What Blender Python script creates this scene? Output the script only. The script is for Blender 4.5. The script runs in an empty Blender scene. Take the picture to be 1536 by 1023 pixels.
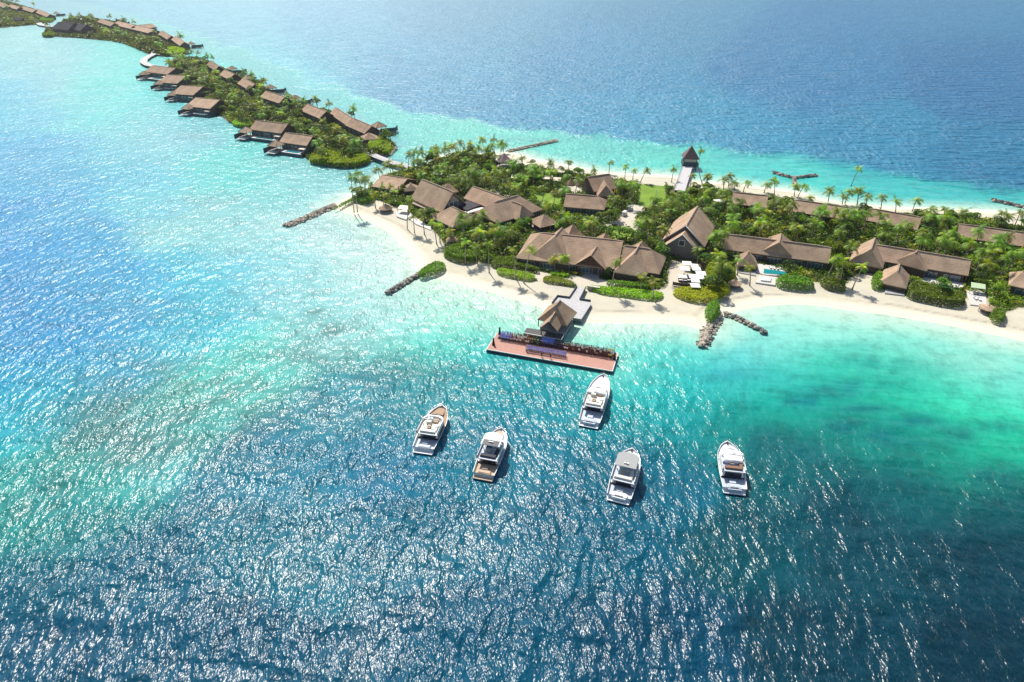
import bpy, bmesh, math, random
import numpy as np
from mathutils import Vector, Matrix
R = math.radians
C = bpy.context.scene.collection
scene = bpy.context.scene
rng = random.Random(7)

# ---------------------------------------------------------------- camera, sky, sun, exposure
CAM_H, F, YH = 110.0, 950.0, -85.0
PITCH = math.atan((511.5 - YH) / F)
cam = bpy.data.cameras.new('camera'); camo = bpy.data.objects.new('camera', cam); C.objects.link(camo)
camo.location = (0, 0, CAM_H); camo.rotation_euler = (math.pi / 2 - PITCH, 0, 0)
cam.sensor_width = 36; cam.lens = F / 1536 * 36; cam.clip_start = 1; cam.clip_end = 60000
scene.camera = camo
SUN_EL, SUN_AZ = 51.0, -21.0
w = bpy.data.worlds.new('World'); scene.world = w; w.use_nodes = True
nt = w.node_tree; bg = nt.nodes['Background']; sky = nt.nodes.new('ShaderNodeTexSky')
sky.sky_type = 'NISHITA'; sky.sun_disc = False; sky.sun_elevation = R(SUN_EL); sky.sun_rotation = R(SUN_AZ)
sky.air_density = 1.0; sky.dust_density = 1.2; sky.ozone_density = 1.0
nt.links.new(sky.outputs[0], bg.inputs[0]); bg.inputs[1].default_value = 0.1
sl = bpy.data.lights.new('sun', 'SUN'); so = bpy.data.objects.new('sun', sl); C.objects.link(so)
sl.energy = 4.6; sl.angle = R(0.53); sl.color = (1.0, 0.955, 0.88)
sd = Vector((math.sin(R(SUN_AZ)) * math.cos(R(SUN_EL)), math.cos(R(SUN_AZ)) * math.cos(R(SUN_EL)), math.sin(R(SUN_EL))))
so.rotation_euler = sd.to_track_quat('Z', 'Y').to_euler(); so.location = (0, 300, 400)
scene.view_settings.view_transform = 'Standard'; scene.view_settings.look = 'None'
scene.view_settings.gamma = 1.0; scene.view_settings.exposure = 0.35; scene.view_settings.use_curve_mapping = False
scene.render.engine = 'CYCLES'; scene.cycles.use_denoising = True
scene.cycles.max_bounces = 5; scene.cycles.diffuse_bounces = 2; scene.cycles.glossy_bounces = 2; scene.cycles.transparent_max_bounces = 6
scene.cycles.caustics_reflective = False; scene.cycles.caustics_refractive = False; scene.cycles.sample_clamp_indirect = 4

# ---------------------------------------------------------------- surveying: a point of the photo to the place it stands
SP, CP = math.sin(PITCH), math.cos(PITCH)
def at(px, py, z=0.0):
    u = (px - 768) / F; v = (py - 511.5) / F
    d = Vector((u, CP - v * SP, -SP - v * CP)); t = (z - CAM_H) / d.z
    return Vector((d.x * t, d.y * t, z))
def V(view, X, Y, z=0.0): return at(view[0] + X / view[2], view[1] + Y / view[2], z)
def pix(view, X, Y): return (view[0] + X / view[2], view[1] + Y / view[2])
def proj(x, y, z=0.0):
    f = y * CP - (z - CAM_H) * SP; u = y * SP + (z - CAM_H) * CP
    return 768 + F * x / f, 511.5 - F * u / f
def npproj(x, y):
    f = y * CP + CAM_H * SP; u = y * SP - CAM_H * CP; f = np.maximum(f, 1.0)
    return 768 + F * x / f, 511.5 - F * u / f
V1 = (0, 0, 4.65); V2 = (180, 60, 6.39); V3 = (330, 120, 5.113); V4 = (540, 200, 5.113); V5 = (780, 200, 5.113)
V6 = (1040, 200, 5.685); V7 = (1276, 250, 4.092); V8 = (960, 330, 4.8); VP = (700, 420, 5.685); V9 = (780, 340, 6.98)
VA = (560, 250, 10.23); VB = (1000, 380, 7.68); VC = (960, 290, 9.3); VD = (500, 240, 7.68); VE = (400, 240, 4.65)

# ---------------------------------------------------------------- materials
def lin(c):
    out = []
    for v in c:
        v /= 255.0; out.append(v / 12.92 if v <= 0.04045 else ((v + 0.055) / 1.055) ** 2.4)
    return out
def mat(name, col, rough=0.7, noise=None, metal=0.0, spec=None, bump=None, attr=None, trans=0.0):
    """col linear rgb; noise = (scale, amount) brightness mottling; attr = name of a colour attribute replacing col"""
    m = bpy.data.materials.new(name); m.use_nodes = True; n = m.node_tree.nodes; l = m.node_tree.links
    b = n['Principled BSDF']; b.inputs['Roughness'].default_value = rough; b.inputs['Metallic'].default_value = metal
    if spec is not None: b.inputs['Specular IOR Level'].default_value = spec
    b.inputs['Base Color'].default_value = (*col, 1)
    src = None
    if attr:
        a = n.new('ShaderNodeAttribute'); a.attribute_name = attr; src = a.outputs['Color']
    tc = None
    if noise or bump:
        tc = n.new('ShaderNodeTexCoord')
    if noise:
        t = n.new('ShaderNodeTexNoise'); t.inputs['Scale'].default_value = noise[0]; t.inputs['Detail'].default_value = 6
        t.inputs['Roughness'].default_value = 0.65
        l.new(tc.outputs['Object'], t.inputs['Vector'])
        mr = n.new('ShaderNodeMapRange'); mr.inputs[1].default_value = 0.3; mr.inputs[2].default_value = 0.7
        mr.inputs[3].default_value = 1 - noise[1]; mr.inputs[4].default_value = 1 + noise[1]; l.new(t.outputs['Fac'], mr.inputs[0])
        mx = n.new('ShaderNodeMix'); mx.data_type = 'RGBA'; mx.blend_type = 'MULTIPLY'; mx.inputs[0].default_value = 1
        if src: l.new(src, mx.inputs[6])
        else: mx.inputs[6].default_value = (*col, 1)
        l.new(mr.outputs[0], mx.inputs[7]); src = mx.outputs[2]
    if src: l.new(src, b.inputs['Base Color'])
    if bump:
        t = n.new('ShaderNodeTexNoise'); t.inputs['Scale'].default_value = bump[0]; t.inputs['Detail'].default_value = 4
        l.new(tc.outputs['Object'], t.inputs['Vector'])
        bp = n.new('ShaderNodeBump'); bp.inputs['Strength'].default_value = 1; bp.inputs['Distance'].default_value = bump[1]
        l.new(t.outputs['Fac'], bp.inputs['Height']); l.new(bp.outputs['Normal'], b.inputs['Normal'])
    return m

def tag(o, label=None, cat=None, group=None, kind=None):
    if label: o['label'] = label
    if cat: o['category'] = cat
    if group: o['group'] = group
    if kind: o['kind'] = kind
    return o
def empty(name, loc, rz=0.0):
    o = bpy.data.objects.new(name, None); C.objects.link(o); o.location = loc; o.rotation_euler = (0, 0, rz); o.empty_display_size = 0.5
    return o
def link(name, me, parent=None, loc=None):
    o = bpy.data.objects.new(name, me); C.objects.link(o)
    if parent: o.parent = parent
    if loc is not None: o.location = loc
    return o
def npmesh(name, verts, faces, m, uniform=4, smooth=False):
    """verts Nx3, faces Mx(3|4) int arrays"""
    me = bpy.data.meshes.new(name); verts = np.asarray(verts, np.float32); faces = np.asarray(faces, np.int32)
    k = faces.shape[1]
    me.vertices.add(len(verts)); me.vertices.foreach_set('co', verts.ravel())
    me.loops.add(faces.size); me.loops.foreach_set('vertex_index', faces.ravel())
    me.polygons.add(len(faces)); me.polygons.foreach_set('loop_start', np.arange(0, faces.size, k, dtype=np.int32))
    me.polygons.foreach_set('loop_total', np.full(len(faces), k, np.int32))
    if smooth: me.polygons.foreach_set('use_smooth', np.ones(len(faces), bool))
    me.update(calc_edges=True); me.materials.append(m)
    return me
def set_attr(me, name, cols, alpha=None):
    a = me.color_attributes.new(name, 'FLOAT_COLOR', 'POINT')
    c = np.ones((len(cols), 4), np.float32); c[:, :3] = cols
    if alpha is not None: c[:, 3] = alpha
    a.data.foreach_set('color', c.ravel())

class MB:
    """collects shapes, builds ONE mesh object"""
    def __init__(s): s.v = []; s.f = []; s.m = []; s.sm = []
    def add(s, vs, fs, mi=0, smooth=False):
        b = len(s.v); s.v += [tuple(v) for v in vs]; s.f += [tuple(b + i for i in f) for f in fs]; s.m += [mi] * len(fs); s.sm += [smooth] * len(fs)
        return s
    def box(s, c, size, rz=0.0, mi=0, taper=1.0):
        hx, hy, hz = size[0] / 2, size[1] / 2, size[2] / 2; co, si = math.cos(rz), math.sin(rz); vs = []
        for z, k in ((-hz, 1.0), (hz, taper)):
            for x, y in ((-hx, -hy), (hx, -hy), (hx, hy), (-hx, hy)):
                x *= k; y *= k; vs.append((c[0] + x * co - y * si, c[1] + x * si + y * co, c[2] + z))
        return s.add(vs, [(3, 2, 1, 0), (4, 5, 6, 7), (0, 1, 5, 4), (1, 2, 6, 5), (2, 3, 7, 6), (3, 0, 4, 7)], mi)
    def prism(s, pts, z0, z1, mi=0):
        n = len(pts); vs = [(p[0], p[1], z0) for p in pts] + [(p[0], p[1], z1) for p in pts]
        a = sum(pts[i][0] * pts[(i + 1) % n][1] - pts[(i + 1) % n][0] * pts[i][1] for i in range(n))
        fs = [tuple(range(n, 2 * n)), tuple(range(n - 1, -1, -1))] + [(i, (i + 1) % n, n + (i + 1) % n, n + i) for i in range(n)]
        if a < 0: fs = [tuple(reversed(f)) for f in fs]
        return s.add(vs, fs, mi)
    def tube(s, pts, rad, n=6, mi=0, cap=True, smooth=True):
        pts = [Vector(p) for p in pts]; rads = rad if isinstance(rad, (list, tuple)) else [rad] * len(pts); vs = []; fs = []
        for i, p in enumerate(pts):
            d = (pts[min(i + 1, len(pts) - 1)] - pts[max(i - 1, 0)]).normalized()
            a = d.cross(Vector((0, 0, 1)) if abs(d.z) < 0.9 else Vector((1, 0, 0))).normalized(); b = d.cross(a)
            for k in range(n):
                t = 2 * math.pi * k / n; vs.append(p + (a * math.cos(t) + b * math.sin(t)) * rads[i])
        for i in range(len(pts) - 1):
            for k in range(n): fs.append((i * n + k, i * n + (k + 1) % n, (i + 1) * n + (k + 1) % n, (i + 1) * n + k))
        if cap: fs += [tuple(range(n - 1, -1, -1)), tuple(range((len(pts) - 1) * n, len(pts) * n))]
        return s.add(vs, fs, mi, smooth)
    def build(s, name, mats, parent=None, loc=None):
        me = bpy.data.meshes.new(name); me.from_pydata([tuple(v) for v in s.v], [], s.f)
        for m in (mats if isinstance(mats, (list, tuple)) else [mats]): me.materials.append(m)
        me.polygons.foreach_set('material_index', s.m); me.polygons.foreach_set('use_smooth', s.sm); me.update()
        return link(name, me, parent, loc)
def kids(o): return [c for c in o.children]
def copy_tree(o, parent=None):
    c = o.copy(); C.objects.link(c)
    if parent is not None: c.parent = parent
    for ch in o.children: copy_tree(ch, c)
    return c

# ---------------------------------------------------------------- numpy helpers
def sdf(x, y, poly, closed=True):
    """signed distance, positive inside"""
    P = np.array(poly, float)[:, :2]; n = len(P); d = np.full(x.shape, 1e18); ins = np.zeros(x.shape, bool)
    for i in range(n if closed else n - 1):
        a = P[i]; b = P[(i + 1) % n]; e = b - a; wx = x - a[0]; wy = y - a[1]
        t = np.clip((wx * e[0] + wy * e[1]) / (e @ e + 1e-12), 0, 1)
        d = np.minimum(d, (wx - e[0] * t) ** 2 + (wy - e[1] * t) ** 2)
        if closed:
            c = ((a[1] > y) != (b[1] > y)) & (x < (b[0] - a[0]) * (y - a[1]) / (b[1] - a[1] + 1e-12) + a[0]); ins ^= c
    d = np.sqrt(d)
    return np.where(ins, d, -d) if closed else d
_P = np.random.RandomState(3).permutation(512)
_G = np.random.RandomState(4).rand(512)
def vnoise(x, y):
    xi = np.floor(x).astype(int); yi = np.floor(y).astype(int); fx = x - xi; fy = y - yi
    fx = fx * fx * (3 - 2 * fx); fy = fy * fy * (3 - 2 * fy)
    h = lambda i, j: _G[(_P[i & 511] + j) & 511]
    return (h(xi, yi) * (1 - fx) + h(xi + 1, yi) * fx) * (1 - fy) + (h(xi, yi + 1) * (1 - fx) + h(xi + 1, yi + 1) * fx) * fy
def fbm(x, y, o=4):
    s = 0; a = 0.5; t = 0
    for i in range(o): s = s + a * vnoise(x + 17.3 * i, y - 9.1 * i); t += a; a *= 0.55; x = x * 2.03; y = y * 2.03
    return s / t
def inpoly(px, py, poly):
    c = False; n = len(poly)
    for i in range(n):
        a = poly[i]; b = poly[(i + 1) % n]
        if (a[1] > py) != (b[1] > py) and px < (b[0] - a[0]) * (py - a[1]) / (b[1] - a[1]) + a[0]: c = not c
    return c
def smooth_poly(pts, it=2):
    for _ in range(it):
        q = []
        for i in range(len(pts)):
            a = pts[i]; b = pts[(i + 1) % len(pts)]
            q += [(a[0] * .75 + b[0] * .25, a[1] * .75 + b[1] * .25), (a[0] * .25 + b[0] * .75, a[1] * .25 + b[1] * .75)]
        pts = q
    return pts
# ================================================================ SETTING: coasts
MAIN = [(505,303),(500,314),(529,323),(557,333),(583,348),(604,367),(616,386),(630,407),(645,416),(670,421),(700,429),(735,439),(774,450),(805,459),
        (835,472),(858,482),(880,484),(902,485),(929,484),(960,485),(1002,485),(1033,488),(1050,495),(1062,496),(1072,484),(1085,473),(1098,469),(1118,463),(1147,458),(1189,456),(1231,459),(1280,466),(1325,471),(1374,480),
        (1423,488),(1471,498),(1536,512),(1620,533),(1800,580),(2000,560),(1980,420),(1750,345),(1600,325),(1536,318),(1496,315),(1440,314),(1381,311),(1349,310),(1277,306),
        (1251,301),(1233,298),(1209,290),(1190,285),(1163,283),(1128,278),(1085,272),(1060,273),(1040,271),(1018,264),(995,262),(956,261),(929,259),(897,257),(858,248),
        (829,243),(800,238),(782,231),(761,228),(735,231),(700,228),(677,229),(657,235),(634,250),(618,254),(600,254),(571,266),(552,284),(530,292)]
STRIP = [(561,241),(538,248),(516,251),(495,249),(480,246),(461,241),(452,228),(420,212),(380,198),(346,187),(333,175),(305,160),(282,143),(266,125),(255,108),(252,98),
         (269,90),(297,89),(315,94),(336,105),(368,117),(399,133),(428,152),(467,163),(506,170),(545,187),(565,200),(588,213),(594,222),(584,234),(570,238)]
FARI = [(62,52),(80,55),(129,58),(178,63),(206,74),(224,82),(247,86),(277,84),(285,80),(279,68),(247,53),(215,42),(172,33),(140,29),(103,31),(82,41)]
FARI2 = [(0,42),(34,39),(65,36),(83,33),(75,23),(43,12),(0,0),(-60,-8),(-160,-10),(-160,45)]
W = lambda poly, z=0.0: [tuple(at(p[0], p[1], z)[:2]) for p in poly]
ISL = [smooth_poly(W(MAIN), 2), smooth_poly(W(STRIP), 2), smooth_poly(W(FARI), 1), smooth_poly(W(FARI2), 1)]

# ---------------------------------------------------------------- water sheet
def spacing(a, b, d0, g, dmax):
    out = [a]; d = d0
    while out[-1] < b: out.append(out[-1] + d); d = min(d * g, dmax)
    return out
ys = np.array([-3000, -1500, -700, -300, -120] + spacing(-30, 30000, 2.2, 1.0042, 1e9))
xr = spacing(0, 20000, 2.4, 1.011, 1e9); xs = np.array([-v for v in xr[:0:-1]] + xr)
GX, GY = np.meshgrid(xs, ys); gx, gy = GX.ravel(), GY.ravel()
SEA = [ # px, py, sRGB of the water's own colour
 (0,1000,8,72,120),(300,960,8,74,122),(700,960,8,76,124),(1000,960,6,66,112),(1250,960,4,54,98),(1500,980,3,45,84),(1520,830,3,54,96),(1300,820,4,62,106),
 (1150,800,5,72,118),(1200,690,4,90,134),(1400,740,5,84,126),(1536,760,5,80,120),(900,800,8,84,132),(650,800,10,90,138),(400,800,12,96,142),(200,850,10,84,132),(0,860,10,84,130),
 (0,790,30,130,150),(120,780,20,110,145),(450,700,20,112,150),(600,690,14,104,148),(750,680,10,104,150),(1000,700,6,92,140),
 (1000,610,0,122,156),(1100,620,0,120,152),(1100,585,0,150,168),(1000,570,0,178,188),(940,560,0,168,184),(850,590,2,132,166),(760,580,4,140,172),(660,590,16,128,160),(560,600,40,140,165),
 (700,530,50,196,196),(640,510,80,210,200),(800,540,8,166,184),(900,530,30,196,196),(980,530,40,208,206),(880,505,110,222,208),(960,500,140,232,216),(1030,505,130,230,214),(1040,530,30,204,204),
 (860,490,176,236,218),(930,490,190,240,222),(650,430,190,240,222),(700,440,186,240,222),(760,462,176,238,220),(700,470,140,228,212),(600,470,130,224,212),(560,430,130,224,214),(540,370,160,234,220),
 (590,400,176,238,222),(520,340,176,236,222),(480,330,140,226,216),(500,290,112,220,212),(450,270,96,212,204),(600,280,110,218,208),(560,262,70,196,196),(590,250,90,206,204),
 (350,250,86,204,202),(250,200,98,200,206),(100,100,104,208,210),(50,60,106,214,204),(180,90,88,208,200),(210,130,80,204,204),(230,160,90,200,206),(300,330,104,212,206),(450,400,110,218,212),
 (480,480,104,214,206),(400,540,90,204,196),(300,590,80,196,188),(200,650,76,186,178),(100,730,56,170,168),(30,740,40,160,165),(0,650,0,176,192),(50,600,10,170,192),(0,560,0,150,194),(0,450,12,132,196),(80,490,14,134,194),
 (170,450,34,148,198),(270,420,66,178,204),(0,350,34,140,204),(100,300,60,158,206),(0,250,66,160,208),(150,380,34,146,200),(300,480,50,170,196),(180,540,30,156,192),(400,440,92,204,208),(0,150,90,182,212),(200,270,84,180,208),
 (1100,520,60,214,208),(1120,545,30,204,204),(1200,475,150,236,216),(1150,490,130,232,214),(1200,505,90,226,212),(1180,550,20,196,196),(1300,510,84,226,208),(1400,520,84,228,204),(1500,555,80,226,204),(1300,480,170,238,218),(1450,505,150,236,214),
 (1500,620,56,212,188),(1420,590,56,214,192),(1300,560,56,212,192),(1230,590,6,158,168),(1180,585,0,160,172),(1260,620,4,120,148),(1350,640,2,134,154),(1440,680,4,120,146),(1530,690,20,150,158),(1536,660,40,190,176),(1050,555,4,184,194),(1250,560,30,190,184),(1360,600,30,186,176),
 (540,220,90,206,204),(620,240,96,212,206),(-200,300,40,140,200),(-200,700,10,120,150),(-200,1000,6,60,110),(1700,560,90,226,204),(1700,900,3,45,84),(1750,720,6,80,120)]
OCE = [(640,100,34,96,158),(900,100,26,88,152),(1200,100,18,76,144),(1500,100,14,68,136),(900,190,26,96,158),(1100,215,18,92,154),(1300,240,12,84,146),(1500,260,8,74,136),
 (500,60,44,104,162),(300,20,60,116,168),(700,20,34,92,150),(1500,10,26,80,144),(420,110,60,130,176),(1000,10,30,86,146),(0,-40,60,110,160),(1700,200,8,66,130)]
SHO = [(600,175,120,210,212),(700,215,124,216,210),(850,235,120,220,210),(1000,246,104,216,208),(1100,255,100,216,210),(1200,272,84,214,208),(1350,285,66,208,202),(1500,300,76,214,204),
 (1350,262,40,170,190),(1150,240,70,190,200),(900,215,100,200,206),(1500,280,40,160,184),(450,130,110,196,208),(300,70,110,190,206),(330,90,110,200,206),(150,20,110,180,200),(0,-10,110,170,196),(560,180,110,206,206),(1700,320,80,210,200),(250,60,110,196,204)]
def teal(q):
    x, y, r, g, b_ = q
    if y > 500 and b_ < 200 and r < 70: k_ = min(1, (200 - b_) / 60); return (x, y, r * (1 - .3 * k_), g * (1 + .12 * k_), b_ * (1 - (.05 if x < 1050 else .17) * k_))
    if x > 1060 and 560 < y < 720 and g <= 190: return (x, y, r + 4, g * .94, b_ + 18)
    if x > 1060 and 440 < y < 640 and g > 190: return (x, y, min(r + 42, 200), g, min(b_ + 12, 225))
    if x < 420 and r < 92 and y < 620: return (x, y, r + 4, min(g + 13, 222), b_ + 2)
    return (x, y, r + (40 if x < 620 and y < 520 else 12) * (r > 30), g * .985, b_)
SEA = [teal(q) for q in SEA]
SEA = [(x, y, r, g * .975, min(b_ + 9, 232)) if x < 620 and y < 780 else (x, y, r, g, b_) for x, y, r, g, b_ in SEA]
def interp(pts, px, py, sig=48.0):
    D = np.stack([((px - q[0]) ** 2 + ((py - q[1]) * 1.6) ** 2) for q in pts], 1) / (2 * sig * sig)
    D -= D.min(1, keepdims=True); Wt = np.exp(-D); Wt /= Wt.sum(1, keepdims=True)
    return Wt @ np.array([lin(q[2:]) for q in pts])
wx = gx + 26 * (fbm(gx / 38, gy / 38) - .5) * np.clip(gy / 150, .6, 2); wy = gy + 26 * (fbm(gx / 38 + 40, gy / 38 + 7) - .5) * np.clip(gy / 150, .6, 2)
wpx, wpy = npproj(wx, wy); wpx = np.clip(wpx, -500, 2100); wpy = np.clip(wpy, -84, 1300)
opx, opy = npproj(gx, gy)
col = interp(SEA, wpx, wpy)
# the reef edge facing the open ocean
EDGE = [(-400,-30),(60,-8),(200,22),(300,52),(420,100),(520,142),(590,160),(640,172),(760,190),(840,203),(950,212),(1080,226),(1200,238),(1300,252),(1400,264),(1536,284),(1800,320),(2200,380)]
CREST = [(-400,10),(60,18),(200,45),(270,60),(330,90),(430,140),(520,170),(600,205),(600,245),(680,232),(760,231),(900,260),(1060,275),(1240,300),(1400,312),(1536,320),(2000,420)]
OCE = [(a, b_, c + 12, d + 20, e + 11) for a, b_, c, d, e in OCE]
sh = interp(SHO, wpx, wpy); oc = interp(OCE, opx, np.clip(opy, -84, 1300))
pe = np.interp(wpx, [p[0] for p in EDGE], [p[1] for p in EDGE]); pc = np.interp(wpx, [p[0] for p in CREST], [p[1] for p in CREST])
k = np.clip((pc - opy) / 3 + .5, 0, 1)[:, None]; col = col * (1 - k) + sh * k
hw = 6 + 9 * np.clip((wpy + 20) / 250, 0, 1)
k = np.clip((pe - wpy) / hw + .5, 0, 1)[:, None]; k = k * k * (3 - 2 * k); col = col * (1 - k) + oc * k; k_ocean = k[:, 0]
# dark reef patches and seagrass on the bed
def blob(px, py, rx, ry, c, s, ns=1.0, th=.5):
    global col
    d = ((opx - px) / rx) ** 2 + ((opy - py) / ry) ** 2
    m = np.exp(-d) * np.clip((fbm(gx / (7 * ns) + px, gy / (7 * ns)) - th + .12) * 7, 0, 1) * s
    col = col * (1 - m[:, None]) + np.array(lin(c)) * m[:, None]
for b in [(1300,610,44,9,(0,90,120),.8,1.6),(1280,640,40,12,(0,86,120),.7,1.5),(1375,630,34,9,(0,100,125),.8,1.5),(1440,650,60,14,(4,96,120),.6,1.2),(1210,605,60,8,(0,104,138),.6,1.3),(1400,680,60,22,(2,84,116),.6,1.8),
          (1330,655,40,12,(0,96,126),.6,1.2),(1490,715,50,18,(4,88,112),.5,1.3),(1310,545,70,14,(20,150,145),.6,.5),(1400,560,90,20,(24,160,150),.45,.5),(1290,575,60,14,(10,130,140),.6,.6),(1250,590,60,12,(4,110,130),.6,.7),(1500,640,50,14,(10,130,130),.6,.7),(1310,545,60,12,(30,170,165),.5,1),(1280,520,30,8,(40,180,170),.5,.8),(1370,580,60,12,(30,170,160),.4,1),(1090,560,70,10,(0,140,165),.5,1),(1500,600,50,10,(30,170,150),.4,1),
          (490,495,60,14,(70,110,112),.7,.45),(430,530,80,18,(70,110,110),.6,.5),(350,590,130,40,(64,100,100),.6,.5),(180,650,120,50,(60,100,104),.6,.55),(60,760,90,40,(56,96,100),.6,.6),(480,470,18,5,(60,100,100),.8,.3),(250,560,110,30,(70,120,120),.5,.5),(560,540,90,26,(60,120,125),.5,.45),(300,610,110,34,(60,110,115),.6,1.1),(140,620,80,40,(54,112,122),.6,1.1),(420,640,140,40,(40,100,125),.5,1.2),(240,680,120,40,(54,104,110),.6,1.2),(60,720,70,40,(50,110,120),.5,1.2),
          (560,560,110,24,(60,120,135),.5,1.1),(300,205,40,8,(120,140,160),.3,1),(330,300,70,10,(100,150,160),.35,.8),(240,470,60,16,(60,130,160),.4,1),(470,440,14,5,(70,150,150),.5,.5),(650,560,60,18,(50,130,145),.4,1),(520,610,100,30,(44,104,130),.5,1.1),
          (960,225,80,5,(60,150,165),.5,1.5),(1150,232,90,5,(60,140,170),.5,1.5),(1300,262,80,5,(50,150,170),.5,1.5),(1430,275,60,5,(50,150,170),.5,1.5),(800,210,60,5,(90,170,180),.5,1.5)]: blob(*b)
col *= (0.92 + 0.16 * fbm(gx / 25 + 3, gy / 25))[:, None]
# sand shelving under the last metres of water
dmax = np.full(gx.shape, -1e9)
near = (np.abs(gx) < 1500) & (gy > 60) & (gy < 2500); idx = np.where(near)[0]; dd = np.full(len(idx), -1e9); which = np.zeros(len(idx))
for i, P_ in enumerate(ISL[:2]):
    s_ = sdf(gx[idx], gy[idx], P_); which = np.where(s_ > dd, i, which); dd = np.maximum(dd, s_)
dmax[idx] = dd; mainmask = np.zeros(gx.shape); mainmask[idx] = (which == 0)
k = np.clip(1 + dmax / 15.0, 0, 1) ** 1.2 * mainmask; k = k[:, None]
col = col * (1 - k) + np.array((.86, .94, .84)) * k
deepk = k_ocean[:, None]
col = col * (np.array((.56, .68, .60)) * (1 - deepk) + np.array((.9, 1.15, .82)) * deepk)
calm = 1 - .7 * np.clip((opx - 860) / 300, 0, 1) * np.clip((760 - opy) / 180, 0, 1) * (1 - k_ocean) - .32 * np.clip((opx - 960) / 350, 0, 1) * np.clip((opy - 600) / 160, 0, 1)
zz = np.zeros(gx.shape)
nx, ny = len(xs), len(ys); I = (np.arange(ny - 1)[:, None] * nx + np.arange(nx - 1)[None, :]).ravel()
wm = bpy.data.materials.new('sea_water'); wm.use_nodes = True; n = wm.node_tree.nodes; l = wm.node_tree.links
b = n['Principled BSDF']; b.inputs['IOR'].default_value = 1.33; b.inputs['Roughness'].default_value = 0.25
ch = n.new('ShaderNodeAttribute'); ch.attribute_name = 'chop'; l.new(ch.outputs['Fac'], b.inputs['Roughness'])
a = n.new('ShaderNodeAttribute'); a.attribute_name = 'bed'
tc = n.new('ShaderNodeTexCoord')
# coral heads and sand ripples on the bed
t1 = n.new('ShaderNodeTexNoise'); t1.inputs['Scale'].default_value = .16; t1.inputs['Detail'].default_value = 7; t1.inputs['Roughness'].default_value = .7; l.new(tc.outputs['Object'], t1.inputs['Vector'])
r1 = n.new('ShaderNodeMapRange'); r1.inputs[1].default_value = .30; r1.inputs[2].default_value = .52; r1.inputs[3].default_value = .72; r1.inputs[4].default_value = 1.06; l.new(t1.outputs['Fac'], r1.inputs[0])
m1 = n.new('ShaderNodeMix'); m1.data_type = 'RGBA'; m1.blend_type = 'MULTIPLY'; m1.inputs[0].default_value = 1; l.new(a.outputs['Color'], m1.inputs[6]); l.new(r1.outputs[0], m1.inputs[7]); l.new(m1.outputs[2], b.inputs['Base Color'])
def wave(rot, lx, ly, detail, rough=0.5, dist=0.0):
    """ripples lx metres across the crest, ly metres along it"""
    mp = n.new('ShaderNodeMapping'); mp.vector_type = 'TEXTURE'; mp.inputs['Rotation'].default_value = (0, 0, R(rot)); mp.inputs['Scale'].default_value = (lx, ly, 1)
    l.new(tc.outputs['Object'], mp.inputs[0]); t = n.new('ShaderNodeTexNoise'); t.noise_dimensions = '2D'
    t.inputs['Scale'].default_value = 1; t.inputs['Detail'].default_value = detail; t.inputs['Roughness'].default_value = rough; t.inputs['Distortion'].default_value = dist
    l.new(mp.outputs[0], t.inputs['Vector']); return t.outputs['Fac']
def madd(x, k, y=None):
    m = n.new('ShaderNodeMath'); m.operation = 'MULTIPLY_ADD'; l.new(x, m.inputs[0]); m.inputs[1].default_value = k
    if y is None: m.inputs[2].default_value = 0
    else: l.new(y, m.inputs[2])
    return m.outputs[0]
WA = wave(-10, 3.6, 6.5, 1, .5, .0); WB = wave(16, 1.4, 3.0, 2, .55, .0); WC = wave(-16, .5, 1.1, 1, .6, .0); WD = wave(60, 36, 22, 1)
h = madd(WA, 1.12); h = madd(WB, .60, h); h = madd(WC, .14, h)
bp = n.new('ShaderNodeBump'); bp.inputs['Strength'].default_value = 1; bp.inputs['Distance'].default_value = 1.0
# gusts: calmer and rougher patches of sea
g = n.new('ShaderNodeMapRange'); g.inputs[1].default_value = .35; g.inputs[2].default_value = .65; g.inputs[3].default_value = .7; g.inputs[4].default_value = 1.15
l.new(WD, g.inputs[0]); mm = n.new('ShaderNodeMath'); mm.operation = 'MULTIPLY'; l.new(h, mm.inputs[0]); l.new(g.outputs[0], mm.inputs[1])
cm = n.new('ShaderNodeMath'); cm.operation = 'MULTIPLY'; l.new(mm.outputs[0], cm.inputs[0]); l.new(a.outputs['Alpha'], cm.inputs[1])
sw = n.new('ShaderNodeAttribute'); sw.attribute_name = 'swell'; WE = wave(82, 7, 22, 2, .6, .2)
se = n.new('ShaderNodeMath'); se.operation = 'MULTIPLY_ADD'; l.new(WE, se.inputs[0]); l.new(sw.outputs['Fac'], se.inputs[1]); l.new(cm.outputs[0], se.inputs[2])
l.new(se.outputs[0], bp.inputs['Height']); l.new(bp.outputs['Normal'], b.inputs['Normal'])
me = npmesh('sea', np.stack([gx, gy, zz], 1), np.stack([I, I + 1, I + nx + 1, I + nx], 1), wm, smooth=True)
set_attr(me, 'bed', col, calm); sa = me.attributes.new('swell', 'FLOAT', 'POINT'); sa.data.foreach_set('value', (k_ocean * 2.6 + .7).astype(np.float32)); sa = me.attributes.new('chop', 'FLOAT', 'POINT'); sa.data.foreach_set('value', (.28 + .11 * k_ocean + .05 * np.clip((330 - opy) / 300, 0, 1) * (1 - k_ocean)).astype(np.float32)); tag(link('sea', me), kind='structure')

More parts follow.
